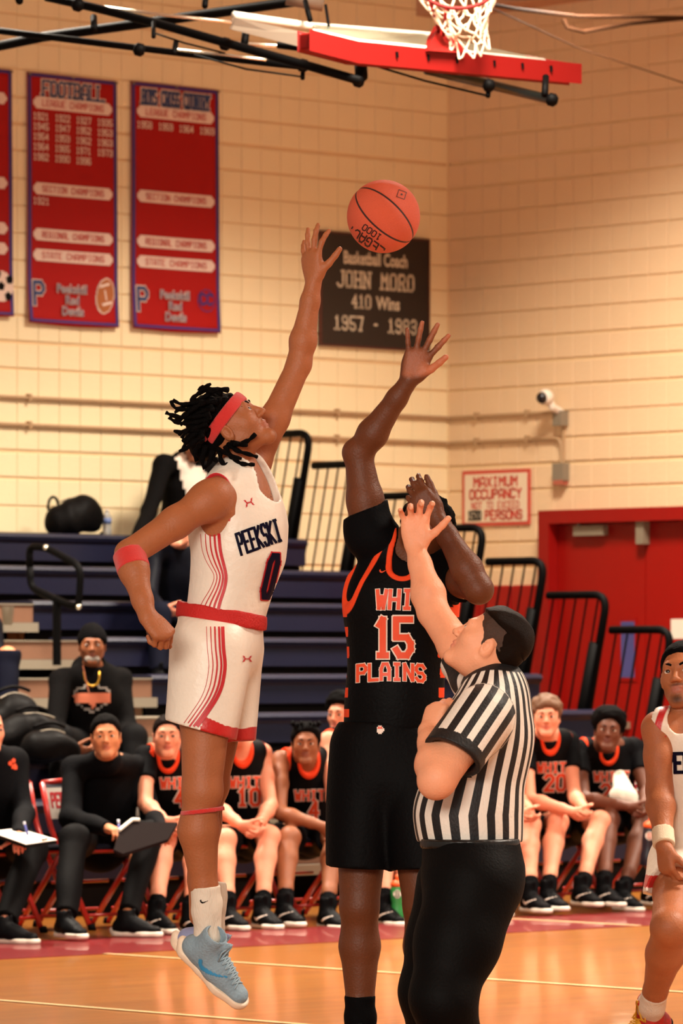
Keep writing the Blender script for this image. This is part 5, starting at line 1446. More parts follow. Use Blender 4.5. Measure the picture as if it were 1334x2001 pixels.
    decal('tongue_mark', text2d('KD', .026, wd=.6, wt=.22, cell=.004), aR+np.array((-.055, -.3, .045)), (.9, -.3, 0), (0, 0, 1), yl, s1, s1, .003)
    shoe(r, aL, nrm((-.5, -.8, 0)), (0, 0, 1), sr, sd, .31, .009)
edge_player()

# ---------------- people sitting down: bench and bleachers
def seated(label, D, J, skin, outfit, hair='short', gaze=None, hsc=1.0, h=.0078, face=(0, 0, 0), word=None, num=None, hands='clasp', group=None, tee=False, shoes='trainer', show_legs=True, body_h=None, slim=1.0, head_up=0.0, hairmat=None, beard=0.0, tilt=0.0):
    """J: joints as photograph pixels, D: their distances out from the left wall, b = body facing the court"""
    K = {k: WD(v[0], v[1], D.get(k, D['all']) if len(v) < 3 else v[2]) for k, v in J.items()}
    F = nrm(D.get('F', (VX*.8, VY, 0))); Rt = np.cross(F, (0, 0, 1)); Z3 = np.array((0, 0, 1.0))
    base = lerp(K['hR'], K['hL'], .5)
    r = empty('person', (base[0], base[1], min(K['aR'][2], K['aL'][2])-.08), label, 'person', group)
    hd = K['head']; to = nrm(np.array(cam.location)-hd)
    fw = nrm(to+np.cross(to, (0, 0, 1))*face[0]+Z3*face[1])
    H = Head(hd, fw, (Rt[0]*tilt*-1, 0, 1), hsc)
    nb = K['neck']; sR, sL = K['sR'], K['sL']; mid = lerp(sR, sL, .5)
    pel = base+Z3*.06
    S = Solid(); H.add(S); H.neck(S, nb, .058, .054)
    wF = slim
    S.cone(nb-Z3*.02, sR, .052, .054, .04); S.cone(nb-Z3*.02, sL, .052, .054, .04)
    ch = lerp(mid, pel, .30)
    S.cone(mid-Z3*.02, ch, .12*wF, .145*wF, .05, flat=(F, .72)); S.cone(ch, pel, .145*wF, .14*wF, .05, flat=(F, .8))
    arm_skin(S, sR, K['eR'], K['wR'], (.050, .040, .027)); arm_skin(S, sL, K['eL'], K['wL'], (.050, .040, .027))
    leg_skin(S, K['hR'], K['kR'], K['aR'], (.080, .060, .038), F); leg_skin(S, K['hL'], K['kL'], K['aL'], (.080, .060, .038), F)
    hc = lerp(K['wR'], K['wL'], .5)
    if hands == 'clasp':
        dn = nrm(F*.5-Z3*.6)
        hand(S, K['wR'], nrm((K['wL']-K['wR'])*1.2+dn*.12), nrm(-dn+np.array((0, .4, .2))), -1, .45, .05, .95, k=.005)
        hand(S, K['wL'], nrm((K['wR']-K['wL'])*1.2+dn*.22), nrm(-dn+np.array((0, .3, .3))), 1, .55, .05, .95, k=.005)
    else:
        for w_, e_, sd in ((K['wR'], K['eR'], -1), (K['wL'], K['eL'], 1)):
            hand(S, w_, nrm(nrm(w_-e_)+F*.2), nrm(-Z3*.6+F*.1), sd, [(.7, 1.0, .6)]*4, .05, .95, k=.005)
    solid('body', S, h, skin, r, {'lips': H.lips, 'stubble': lambda V: H.stubble(V)*beard})
    eyes(H, r, (0, 1, 0), brow_r=.0030)
    if hair == 'short': short_hair(r, H, hairmat or M_HBLK, .0065, low=.0, front=.050, puff=.010, amp=.0015)
    elif hair == 'afro': short_hair(r, H, hairmat or M_HBLK, .0065, low=.0, front=.045, puff=.028, amp=.004, fr=120, top=.012)
    elif hair == 'mop':
        short_hair(r, H, hairmat, .0065, low=.015, puff=.016, amp=.006, fr=110, top=.008, line=[(.100, .070), (.082, .058), (.060, .046), (.046, .034)]+HAIRLINE[4:])
    elif hair == 'locs':
        o = short_hair(r, H, M_HBLK, .0065, low=.0, front=.050, puff=.016, amp=.004, fr=90)
        for q in range(7):
            a = H.p(-.07+.023*q, .02-.012*(q % 2), .105); b = H.p(-.085+.028*q, .06, .115-.01*(q % 2)); MB().tube([a, lerp(a, b, .5)+Z3*.02, b], [.010, .009, .007], 6).build('loc', M_HBLK, o, True)
    elif hair == 'beanie':
        q = Solid(); q.ell(H.p(0, -.016, .048), np.array((.085, .100, .095))*H.k, H.R, .01); q.plane(H.p(0, 0, .030), nrm(-H.u*.95+H.f*.1), .01); q.cone(H.p(-.04, .0, .036), H.p(.04, 0, .036), .05, .05, .02)
        q.warp(ripple(.002, 60, [tuple(H.r)], 2)); solid('beanie', q, .007, hairmat or mat('beanie_black', (14, 12, 13), .85, bump=.5, bscale=120), r)
    # clothes
    def torso(extra=0.0, low=.10):
        T = Solid(); e = extra
        T.cone(mid-Z3*.035, ch, .120*wF+e, .160*wF+e, .05, flat=(F, .78)); T.cone(ch, pel-Z3*low*.3, .160*wF+e, .160*wF+e, .06, flat=(F, .86))
        return T
    M_JB = mat('bench_jersey', (15, 15, 17), .6, noise=.15, attrs=[('edge', .024, .020, (226, 70, 36))])
    if outfit == 'uniform':
        if tee:
            T = torso(-.014); 
            for s_, e_ in ((sR, K['eR']), (sL, K['eL'])):
                T.cone(nb-Z3*.05, s_, .062, .064, .02); T.cone(s_, lerp(s_, e_, .7), .066, .060, .02, cuts=[(lerp(s_, e_, .52), e_-s_)])
            T.cone(nb+Z3*.04+F*.01, nb+F*.06, .058, .05, .01, mode='s')
            solid('undershirt', T, .0085, mat('black_knit', (13, 13, 16), .75, noise=.1, bump=.2, bscale=120), r)
        T = torso(.006)
        for s_ in (sR, sL): T.cone(nb-Z3*.05, lerp(nb, s_, .72), .066, .066, .04)
        T.warp(ripple(.004, 16, [(1, .3, .7), (.7, -.3, -1)], 7))
        caps = []
        def cc(a, b, ra, rb):
            q = Solid(); q.cone(a, b, ra, rb); caps.append(q.ops[0][1]); T.cone(a, b, ra, rb, .006, mode='s')
        cc(nb+Z3*.05+F*.02, nb+F*.125-Z3*.16, .074, .030)
        for s_, sg in ((sR, 1), (sL, -1)): cc(s_+Rt*.025*sg+Z3*.03, s_+Rt*.07*sg-Z3*.13, .062, .080)
        j = solid('jersey', T, .0075, M_JB, r, {'edge': lambda V: np.minimum(np.minimum(caps[0](V.astype(np.float32)), caps[1](V.astype(np.float32))), caps[2](V.astype(np.float32)))})
        cpx = lambda p: (HX+p[0]/p[1]*FPX, HY-(p[2]-CAMH)/p[1]*FPX)
        mx_, my_ = cpx(ch+F*.1)
        my_ = J['neck'][1]+J.get('txt', (0, 52))[1]; mx_ += J.get('txt', (0, 0))[0]
        my_ += 26 if 'txt' in J or outfit == 'uniform' else 0; Yt = ch[1]-.6
        for nm, wt, mm, of in (('lettering_outline', .34, M_WHP, .004), ('lettering', .2, M_ORP, .008)):
            decal(nm, text2d('WHITE', .055, wd=.55, gap=.25, wt=wt, cell=.012), PX(mx_, my_, Yt), (1, 0, 0), (0, 0, 1), mm, j, j, of)
            if num: decal('number' if mm is M_ORP else 'number_outline', text2d(num, .090, wd=.5, gap=.28, wt=wt, cell=.014), PX(mx_, my_+36, Yt), (1, 0, 0), (0, 0, 1), mm, j, j, of)
        G = Solid(); G.cone(pel-Z3*.02, pel+F*.06-Z3*.03, .150, .145, .04)
        for h_, k_ in ((K['hR'], K['kR']), (K['hL'], K['kL'])): G.cone(h_, lerp(h_, k_, 1.0), .105, .098, .04, cuts=[(lerp(h_, k_, .74), k_-h_)])
        G.warp(ripple(.004, 15, [(1, .3, .3)], 3)); G.plane(pel+Z3*.03, Z3, .01)
        solid('shorts', G, .0085, mat('shorts_black', (13, 12, 14), .6, noise=.15, bump=.25, bscale=90), r)
        MSK = mat('black_sock', (12, 12, 14), .8)
        for a_, k_ in ((K['aR'], K['kR']), (K['aL'], K['kL'])): sock(r, a_, k_, .01, MSK, .115, .044, .046, .0085)
    else:
        col = {'coach': mat('pullover_black', (17, 17, 20), .8, noise=.12, bump=.25, bscale=60, sheen=.15), 'hoodie': mat('hoodie_black', (17, 15, 15), .85, noise=.12, bump=.3, bscale=50, sheen=.1), 'navy': mat('jacket_navy', (18, 20, 30), .55, noise=.15, bump=.4, bscale=20)}[outfit]
        T = torso(.022, .2)
        for s_, e_, w_ in ((sR, K['eR'], K['wR']), (sL, K['eL'], K['wL'])):
            T.cone(nb-Z3*.045, s_, .070, .070, .05); T.cone(s_, e_, .071, .056, .04); T.cone(e_, lerp(e_, w_, 1.0), .056, .040, .03, cuts=[(lerp(e_, w_, .95), w_-e_)])
        T.cone(nb-Z3*.01, nb+Z3*.035, .072, .064, .03)
        if outfit == 'hoodie': T.ell(nb-F*.06+Z3*.0, (.10, .09, .07), None, .04)
        T.warp(ripple(.006, 14, [(1, .3, .7), (.7, -.3, -1)], 17)); T.cone(nb+Z3*.10+F*.01, nb+F*.035+Z3*.02, .054, .050, .01, mode='s')
        j = solid('pullover' if outfit == 'coach' else 'jacket', T, .008, col, r)
        G = Solid(); G.cone(pel-Z3*.02, pel+F*.06-Z3*.03, .155, .15, .04)
        for h_, k_, a_ in ((K['hR'], K['kR'], K['aR']), (K['hL'], K['kL'], K['aL'])):
            G.cone(h_, k_, .105, .082, .04); G.cone(k_, a_, .080, .058, .03, cuts=[(lerp(k_, a_, .93), a_-k_)])
        G.warp(ripple(.005, 13, [(1, .3, .5), (.5, .3, -1)], 13)); G.plane(pel+Z3*.10, Z3, .01)
        solid('trousers', G, .009, mat('trousers_black', (18, 17, 18), .7, noise=.1, bump=.2, bscale=80) if outfit != 'navy' else mat('jeans_navy', (20, 22, 38), .8, noise=.15), r)
    sb = mat('shoe_black', (16, 16, 18), .5, noise=.1, bump=.2, bscale=100); sw = mat('shoe_sole_white', (226, 216, 200), .5)
    for a_, k_, td in ((K['aR'], K['kR'], D.get('tR', None)), (K['aL'], K['kL'], D.get('tL', None))):
        t_ = nrm(td if td is not None else F*1.0+Rt*.1)
        if shoes: shoe(r, a_, t_, (0, 0, 1), sb, sw, .29, .0085, laces=None, swoosh=M_WHP if shoes == 'trainer' else None, side=-1 if t_[0] < 0 else 1, high=.11 if shoes == 'trainer' else .075)
    return r, H, K, j

PAW = join2(poly2d([(.020*math.cos(t), .016*math.sin(t)-.012) for t in np.linspace(0, 6.28, 12)[:-1]], .005), *[poly2d([(x+.009*math.cos(t), y+.013*math.sin(t)) for t in np.linspace(0, 6.28, 9)[:-1]], .005) for x, y in ((-.026, .006), (-.010, .020), (.010, .020), (.026, .006))])
GB = 'team players seated along the bench'
def DD(**k):
    d = dict(all=6.75, hR=6.42, hL=6.42, sR=6.62, sL=6.62, neck=6.66, head=6.82, eR=6.80, eL=6.80, wR=7.02, wL=7.02, kR=6.98, kL=6.98, aR=7.18, aL=7.18); d.update(k); return d
# coach with the board
r_, H_, K_, j_ = seated('seated coach in black pullover holding a pen and a dark tablet board', DD(kR=7.1, kL=7.1, aR=7.35, aL=7.35, tR=(.55, -.85, 0), tL=(.95, -.35, 0), head=6.95, neck=6.8), dict(head=(207, 1440), neck=(207, 1474), sR=(144, 1504), sL=(266, 1502), eR=(138, 1598), eL=(296, 1592), wR=(215, 1620, 7.25), wL=(318, 1622, 7.3), hR=(160, 1640), hL=(228, 1640), kR=(146, 1640), kL=(292, 1634), aR=(128, 1797), aL=(248, 1795)), SK_TAN, 'coach', 'short', hands='grip', shoes='plain', beard=.7, slim=1.08, tilt=-.05)
decal('paw_emblem', PAW, PX(236, 1517, 26), (1, 0, 0), (0, 0, 1), M_ORP, j_, j_, .004)
decal('emblem_lettering', poly2d([(-.024, 0), (.024, 0), (.024, .005), (-.024, .005)], .01), PX(236, 1531, 26), (1, 0, 0), (0, 0, 1), M_WHP, j_, j_, .004)
# bald coach at the picture's edge
r_, H_, K_, j_ = seated('bald coach in black pullover writing on a white clipboard', DD(kR=7.1, kL=7.1, aR=7.35, aL=7.35, tL=(.95, -.4, 0)), dict(head=(-22, 1428), neck=(-25, 1466), sR=(-85, 1494), sL=(28, 1489), eR=(-100, 1600), eL=(46, 1590), wR=(-40, 1642, 7.2), wL=(36, 1636, 7.25), hR=(-40, 1650), hL=(30, 1650), kR=(-50, 1670), kL=(62, 1662), aR=(-70, 1815), aL=(8, 1808)), SK_PALE, 'coach', None, hands='grip', shoes='plain', slim=1.08, face=(-.45, 0, 0))
decal('paw_emblem', PAW, PX(9, 1500, 25.6), (1, 0, 0), (0, 0, 1), M_ORP, j_, j_, .004)
# players
U = 'uniform'
seated('pale player in black jersey over a shirt, between the coach and the airborne leg', DD(), dict(head=(327, 1440), neck=(318, 1466), sR=(284, 1480), sL=(362, 1480), eR=(284, 1570), eL=(385, 1580), wR=(322, 1604), wL=(352, 1608), hR=(300, 1640), hL=(360, 1640), kR=(322, 1640), kL=(388, 1640), aR=(305, 1788), aL=(372, 1790), txt=(0, 52)), SK_PALE, U, 'short', num='4', group=GB, tee=True, hairmat=mat('hair_dark', (34, 22, 18), .7, noise=.2), hsc=.98)
seated('bare-armed player with clasped hands whose head hides behind the white shorts', DD(), dict(head=(452, 1418), neck=(462, 1452), sR=(414, 1474), sL=(512, 1472), eR=(424, 1578), eL=(528, 1574), wR=(470, 1612), wL=(505, 1612), hR=(440, 1640), hL=(505, 1640), kR=(440, 1640), kL=(526, 1634), aR=(446, 1782), aL=(512, 1780), txt=(-4, 64)), SK_PALE, U, 'short', num='10', group=GB, hsc=.98)
seated('seated player with dark skin leaning over his knees beside the tall player', DD(), dict(head=(597, 1455), neck=(592, 1476), sR=(548, 1486), sL=(636, 1482), eR=(546, 1588), eL=(660, 1560), wR=(628, 1614), wL=(652, 1620), hR=(560, 1636), hL=(630, 1636), kR=(566, 1636), kL=(655, 1636), aR=(556, 1775), aL=(640, 1782), txt=(-2, 66)), SK_MID, U, 'locs', num='4', group=GB, hsc=.98)
seated('dark-haired pale player mostly hidden behind the tall player', DD(head=6.5, neck=6.5), dict(head=(668, 1398), neck=(680, 1430), sR=(640, 1449), sL=(735, 1449), eR=(650, 1560), eL=(745, 1560), wR=(690, 1610), wL=(715, 1610), hR=(680, 1634), hL=(735, 1634), kR=(690, 1632), kL=(756, 1632), aR=(686, 1775), aL=(750, 1775), txt=(0, 66)), SK_PALE, U, 'afro', num='2', group=GB, hsc=.96, face=(.6, 0, 0))
seated('hidden player whose pale shin shows beside the green bottle', DD(), dict(head=(835, 1420), neck=(835, 1444), sR=(790, 1464), sL=(880, 1464), eR=(790, 1565), eL=(885, 1565), wR=(825, 1600), wL=(845, 1600), hR=(800, 1630), hL=(860, 1630), kR=(792, 1630), kL=(875, 1628), aR=(790, 1768), aL=(870, 1765)), SK_PALE, U, 'short', group=GB, hsc=.96)
seated('player hidden by the referee, only clasped hands and one leg showing', DD(), dict(head=(955, 1400), neck=(958, 1434), sR=(912, 1454), sL=(1002, 1454), eR=(920, 1555), eL=(1008, 1558), wR=(1012, 1588, 7.1), wL=(1034, 1580, 7.08), hR=(950, 1622), hL=(1010, 1620), kR=(950, 1622), kL=(1036, 1612), aR=(960, 1758), aL=(1036, 1750)), SK_PALE, U, 'short', group=GB, hsc=.96)
seated('brown-haired pale player in black jersey 20 leaning forward', DD(), dict(head=(1067, 1402), neck=(1064, 1432), sR=(1024, 1454), sL=(1110, 1450), eR=(1034, 1562), eL=(1122, 1556), wR=(1118, 1586, 7.12), wL=(1140, 1578, 7.08), hR=(1064, 1618), hL=(1116, 1618), kR=(1090, 1606), kL=(1172, 1604), aR=(1070, 1746), aL=(1136, 1738), txt=(-4, 54)), SK_PALE, U, 'mop', num='20', group=GB, tee=True, hairmat=mat('hair_light_brown', (104, 68, 40), .65, noise=.3, nscale=60, bump=.5, bscale=90, bstretch=(1, 1, 3)), hsc=1.0)
seated('player with dark skin and black shirt sleeves at the end of the bench', DD(head=6.95), dict(head=(1188, 1428), neck=(1178, 1454), sR=(1128, 1466), sL=(1236, 1462), eR=(1140, 1560), eL=(1262, 1550), wR=(1228, 1576, 7.1), wL=(1258, 1574, 7.1), hR=(1160, 1612), hL=(1230, 1612), kR=(1190, 1602), kL=(1262, 1600), aR=(1180, 1738), aL=(1216, 1748), txt=(-4, 50)), SK_DARK, U, 'afro', num='21', group=GB, tee=True, hsc=1.0, tilt=.12)
seated('bench player almost hidden behind the player at the picture edge', DD(), dict(head=(1318, 1428), neck=(1312, 1452), sR=(1268, 1466), sL=(1356, 1464), eR=(1262, 1560), eL=(1368, 1556), wR=(1292, 1586), wL=(1318, 1584), hR=(1285, 1605), hL=(1340, 1605), kR=(1290, 1600), kL=(1352, 1598), aR=(1272, 1738), aL=(1340, 1738)), SK_DARK, U, 'short', group=GB, tee=True, hsc=.96)

# spectators on the bleachers
def DB(d, **k):
    q = dict(all=d, hR=d, hL=d, sR=d+.10, sL=d+.10, neck=d+.12, head=d+.22, eR=d+.25, eL=d+.25, wR=d+.5, wL=d+.5, kR=d+.48, kL=d+.48, aR=d+.62, aL=d+.62); q.update(k); return q
r_, H_, K_, j_ = seated('man in black beanie and black hoodie with a gold chain on the bleachers', DB(3.75), dict(head=(180, 1262), neck=(180, 1302), sR=(122, 1329), sL=(236, 1329), eR=(108, 1425), eL=(250, 1422), wR=(140, 1462), wL=(215, 1462), hR=(150, 1455), hL=(210, 1455), kR=(118, 1440), kL=(262, 1440), aR=(118, 1560), aL=(262, 1560)), SK_MID, 'hoodie', 'beanie', slim=1.12, beard=0, hsc=1.02)
bd = Solid(); bd.ell(H_.p(0, .060, -.082), np.array((.048, .036, .030))*H_.k, H_.R, .01); solid('grey_beard', bd, .007, mat('grey_beard', (130, 120, 110), .9, noise=.3, nscale=80, bump=.6, bscale=150), r_)
ch_ = [PX(163+4*math.sin(q*.1), 1310+q, 30.8) for q in range(0)]
chain = [lerp(PX(166, 1308, 31.0), PX(166, 1308, 31.0), 0)]
cp = [(164, 1312), (166, 1328), (172, 1338), (181, 1341), (190, 1337), (194, 1326), (194, 1312)]
Y_ = K_['neck'][1]-.20
MB().tube([PX(x, y, Y_) for x, y in cp], .007, 6).build('gold_chain', mat('gold', (196, 148, 50), .3, metal=.8), r_, True)
MB().tube([PX(162, 1300, Y_-.01), PX(168, 1330, Y_-.02), PX(174, 1355, Y_-.03)], .004, 6).build('lanyard', mat('lanyard_orange', (150, 80, 50), .6), r_)
OG = mat('hoodie_print_orange', (214, 118, 84), .7); GG = mat('hoodie_print_grey', (170, 160, 150), .7)
sc_ = lambda pts: [((x-181)/FPX*31.2, (1368-y)/FPX*31.2) for x, y in pts]
decal('hoodie_print', poly2d(sc_([(148, 1350), (160, 1342), (182, 1338), (204, 1342), (216, 1350), (214, 1372), (198, 1383), (184, 1392), (168, 1384), (152, 1374)]), .015), PX(181, 1368, 30.6), (1, 0, 0), (0, 0, 1), GG, j_, j_, .006)
decal('hoodie_print', poly2d(sc_([(151, 1351), (162, 1345), (182, 1341), (202, 1345), (213, 1351), (211, 1370), (196, 1380), (184, 1387), (170, 1381), (155, 1372)]), .015), PX(181, 1368, 30.6), (1, 0, 0), (0, 0, 1), mat('hoodie_black', (17, 15, 15), .85), j_, j_, .010)
decal('hoodie_print', poly2d(sc_([(147, 1356), (216, 1354), (214, 1372), (190, 1374), (184, 1384), (178, 1374), (152, 1374)]), .012), PX(181, 1368, 30.6), (1, 0, 0), (0, 0, 1), OG, j_, j_, .014)
r_, H_, K_, j_ = seated('spectator in black jacket over a white shirt on the top row', DB(.35, F=(VX*.6+.5, VY, 0)), dict(head=(382, 868), neck=(372, 899), sR=(318, 909), sL=(420, 914), eR=(292, 1000), eL=(430, 1000), wR=(262, 1060), wL=(420, 1060), hR=(320, 1045), hL=(390, 1045), kR=(300, 1060), kL=(380, 1060), aR=(300, 1170), aL=(380, 1170)), SK_MID, 'hoodie', 'short', face=(.5, -.25, 0))
sc2 = lambda pts: [((x-370)/FPX*36, (900-y)/FPX*36) for x, y in pts]
decal('shirt_front', poly2d(sc2([(330, 868), (345, 866), (368, 905), (392, 910), (410, 940), (390, 985), (366, 975), (345, 905)]), .02), PX(370, 900, 35.3), (1, 0, 0), (0, 0, 1), mat('white_shirt', (222, 206, 190), .8, noise=.08), j_, j_, .01)
r_, H_, K_, j_ = seated('spectator in orange beanie and navy jacket below the top row', DB(1.9), dict(head=(352, 1040), neck=(350, 1066), sR=(302, 1084), sL=(402, 1084), eR=(290, 1168), eL=(420, 1168), wR=(318, 1190), wL=(372, 1195), hR=(325, 1205), hL=(380, 1205), kR=(310, 1200), kL=(390, 1200), aR=(310, 1320), aL=(390, 1320)), SK_PALE, 'navy', 'beanie', face=(.3, .2, 0), hairmat=mat('beanie_orange', (206, 84, 32), .85, bump=.5, bscale=120))
seated('seated spectator in navy jeans cut by the picture edge, above the black bags', DB(2.9), dict(head=(-62, 1178), neck=(-62, 1209), sR=(-115, 1224), sL=(-18, 1224), eR=(-120, 1310), eL=(-5, 1300), wR=(-50, 1310), wL=(-20, 1310), hR=(-80, 1320), hL=(-20, 1320), kR=(-50, 1285), kL=(14, 1282), aR=(-50, 1400), aL=(12, 1402)), SK_TAN, 'navy', 'short', shoes='plain')

# ---------------- folding chairs along the bench
M_CH = mat('chair_red', (176, 24, 14), .35, noise=.06, coat=.3)
M_PADN = mat('chair_pad', (26, 24, 34), .6, noise=.1)
def make_chair():
    t = empty('folding_chair', (0, 0, 0), None, 'chair', 'red folding chairs of the team bench')
    tube = lambda pts, w_, nm, m=M_CH: MB().tube(rounded(pts, .05, 4), w_, 8).build(nm, m, t, True)
    for sx in (-.215, .215):
        tube([(sx, -.26, .0), (sx, .10, .56), (sx, .17, .80)], .0155, 'back_leg_frame')        # front foot up to the back rest
        tube([(sx*.92, .24, .0), (sx*.92, -.16, .44)], .0150, 'cross_leg')
        MB().tube([(sx, -.255, .03), (sx, -.27, .0)], .022, 8).build('foot_cap', mat('rubber', (16, 14, 14), .8), t, True)
        MB().tube([(sx*.92, .235, .03), (sx*.92, .245, .0)], .021, 8).build('foot_cap', mat('rubber', (16, 14, 14), .8), t, True)
    tube([(-.215, .17, .80), (0, .175, .815), (.215, .17, .80)], .0145, 'top_rail')
    tube([(-.215, -.21, .08), (.215, -.21, .08)], .009, 'cross_bar'); tube([(-.2, .19, .09), (.2, .19, .09)], .009, 'cross_bar'); tube([(-.2, .10, .25), (.2, .10, .25)], .009, 'cross_bar')
    tube([(-.205, -.18, .435), (.205, -.18, .435)], .018, 'seat_rail')
    st = MB(); pr = [(-.20, .430), (-.20, .455), (-.17, .468), (.10, .465), (.16, .455), (.18, .435)]
    st.add([(sx, y, z) for sx in (-.19, .19) for y, z in pr], [tuple(range(6)), tuple(range(6, 12))[::-1]]+[(k, (k+1) % 6, 6+(k+1) % 6, 6+k)[::-1] for k in range(6)])
    o = st.build('seat', M_PADN, t); bv = o.modifiers.new('b', 'BEVEL'); bv.width = .01; bv.segments = 2
    bk = MB(); n = 8; V = []
    for z in (.60, .80):
        for k in range(n+1):
            x = -.205+.41*k/n; y = .125+(z-.6)*.24+.03*(1-(2*k/n-1)**2); V += [(x, y-.012, z), (x, y+.012, z)]
    F = []
    for k in range(n):
        a = 2*k; b = 2*(n+1)+2*k; F += [(a, a+2, b+2, b), (a+1, b+1, b+3, a+3), (a, a+1, a+3, a+2), (b, b+2, b+3, b+1)]
    F += [(0, 2*(n+1), 2*(n+1)+1, 1), (2*n, 2*n+1, 2*(n+1)+2*n+1, 2*(n+1)+2*n)]
    bo = bk.add(V, F).build('backrest', mat('chair_vinyl_white', (222, 212, 200), .5), t)
    GEO[bo.name] = (np.array(V), np.array(F))
    decal('back_lettering', text2d('PEEKSKILL', .075, wd=.36, gap=.16, wt=.2, cell=.02), (0, -.3, .665), (1, 0, 0), (0, 0, 1), M_RDP, bo, bo, .004)
    decal('back_band', poly2d([(-.2, 0), (.2, 0), (.2, .022), (-.2, .022)], .03), (0, -.3, .775), (1, 0, 0), (0, 0, 1), mat('band_grey', (92, 92, 104), .5), bo, bo, .004)
    return t
proto = make_chair()
def clone(o, parent=None):
    c = o.copy(); C.objects.link(c)
    if parent is not None: c.parent = parent
    for ch in list(o.children): clone(ch, c)
    return c
seats = [(-28, 'under the bald coach at the picture edge'), (66, 'whose lettered back shows between the two coaches'), (186, 'under the coach with the tablet board'), (322, 'under the pale player beside the coach'), (455, 'behind the airborne leg, under the player with clasped hands'), (590, 'under the player leaning beside the tall player'), (705, 'under the player hidden by the tall player'), (830, 'behind the green bottle and the referee'), (960, 'behind the trousers of the referee'), (1080, 'under the brown-haired player 20'), (1196, 'under the last fully visible bench player'), (1310, 'behind the player at the picture edge')]
for q, (x, lab) in enumerate(seats):
    o = proto if q == 0 else clone(proto)
    sx = s_at(x, 6.45); dd_ = 6.42 if q != 1 else 6.30
    o.location = fl(sx, dd_, 0); o.rotation_euler = (0, 0, math.atan2(-VX, VY)+math.pi+random.uniform(-.05, .05))
    o['label'] = 'red folding chair '+lab

# ---------------- things held and things lying about
# dark board held by the coach
r = empty('tablet_board', WD(282, 1640, 7.42), 'dark coaching board with a pale edge held on the coach\'s knees', 'board')
def on_plane(pts, p0, n):
    o_ = np.array((0, 0, CAMH)); out = []
    for x, y in pts:
        d = PX(x, y, 1.0)-o_; out.append(o_+d*float(np.dot(p0-o_, n)/np.dot(d, n)))
    return out
pa, pb, pc_ = WD(236, 1612, 7.40), WD(346, 1610, 7.36), WD(232, 1655, 7.60)
V = on_plane([(232, 1627), (258, 1606), (347, 1607), (328, 1640), (240, 1668), (222, 1660)], pa, nrm(np.cross(pb-pa, pc_-pa)))
n_ = np.array((0, -.004, .012)); W_ = [v-np.array((.0, .0, .016)) for v in V]
MB().add(V+W_, [tuple(range(6)), tuple(range(6, 12))[::-1]]+[(k, 6+k, 6+(k+1) % 6, (k+1) % 6) for k in range(6)]).build('board_panel', mat('board_brown', (24, 9, 7), .8), r)
MB().tube([V[0]+n_, V[1]+n_, lerp(V[1], V[2], .15)+n_], .010, 6).build('paper_edge', M_WHITE, r)
def pen(a, b, lab):
    r = empty('pen', b, lab, 'pen'); a, b = np.array(a), np.array(b); d = b-a
    MB().tube([a+d*.18, a+d*.8], .0065, 8).build('barrel', mat('pen_blue', (60, 66, 140), .35), r, True)
    MB().tube([a, a+d*.18], .0072, 8).build('cap', mat('pen_grey', (190, 190, 200), .3), r, True); MB().tube([a+d*.8, b], [.006, .001], 8).build('tip', M_WHITE, r, True)
pen(WD(231, 1602, 7.42), WD(235, 1645, 7.46), 'blue pen in the hand of the coach with the tablet board')
pen(WD(47, 1606, 7.36), WD(56, 1638, 7.40), 'blue pen writing on the white clipboard')
r = empty('clipboard', WD(50, 1640, 7.4), 'white clipboard on the bald coach\'s knees', 'clipboard')
V = [WD(-20, 1628, 7.2), WD(35, 1622, 7.15), WD(111, 1644, 7.42), WD(50, 1653, 7.58)]
for nm, dz, t_, m_ in (('backing', 0, .012, M_BLK), ('paper', .010, .004, mat('paper', (228, 220, 210), .8))):
    A = [v+np.array((0, 0, dz)) for v in V]; B_ = [v-np.array((0, 0, t_)) for v in A]
    MB().add(A+B_, [(0, 3, 2, 1), (4, 5, 6, 7)]+[(k, (k+1) % 4, 4+(k+1) % 4, 4+k) for k in range(4)]).build(nm, m_, r)
MB().tube([WD(92, 1645, 7.44)+np.array((0, 0, .016)), WD(82, 1647, 7.48)+np.array((0, 0, .016))], .006, 6).build('clip', M_GREY, r)
# bottles
def bottle(base, hgt, rad, mb, mc, lab, tilt=(0, 0, 1), mark=None):
    r = empty('sports_bottle', base, lab, 'bottle', 'sports bottles at the bench'); ax = nrm(tilt)
    k = hgt
    MB().lathe([(rad*.88, 0), (rad, .02*k), (rad, .22*k), (rad*.9, .30*k), (rad*.9, .42*k), (rad, .5*k), (rad, .72*k), (rad*.92, .76*k)], base, 20, ax).build('bottle_body', mb, r, True)
    MB().lathe([(rad*1.02, .75*k), (rad*1.02, .83*k), (rad*.55, .88*k), (rad*.45, .89*k)], base, 20, ax).build('bottle_cap', mc, r, True)
    MB().lathe([(rad*.30, .88*k), (rad*.34, .95*k), (rad*.28, 1.0*k)], base, 12, ax).build('spout', mc, r, True)
    if mark:
        x = nrm(np.cross((0, -1, 0), ax))*-1; c = np.array(base)+ax*.6*k+np.array((0, -rad*1.01, 0))
        ring = poly2d([(rad*.62*math.cos(t), rad*.62*math.sin(t)) for t in np.linspace(0, 6.28, 16)[:-1]], .006)
        decal('bottle_mark', ring, c, (1, 0, 0), (0, 0, 1), M_WHITE, r, None, .002); decal('bottle_mark', text2d('G', rad*.8, wd=.6, wt=.2, cell=.01), c-np.array((0, 0, rad*.4)), (1, 0, 0), (0, 0, 1), mark, r, None, .004)
OC = mat('cap_orange', (232, 96, 40), .4)
bp = WD(776, 1787, 7.25); bottle((bp[0], bp[1], .003), .27, .037, mat('bottle_green', (44, 128, 62), .35, noise=.08), OC, 'green sports bottle with orange cap on the floor beside the tall player\'s shins', mark=mat('mark_green', (30, 90, 50), .5))
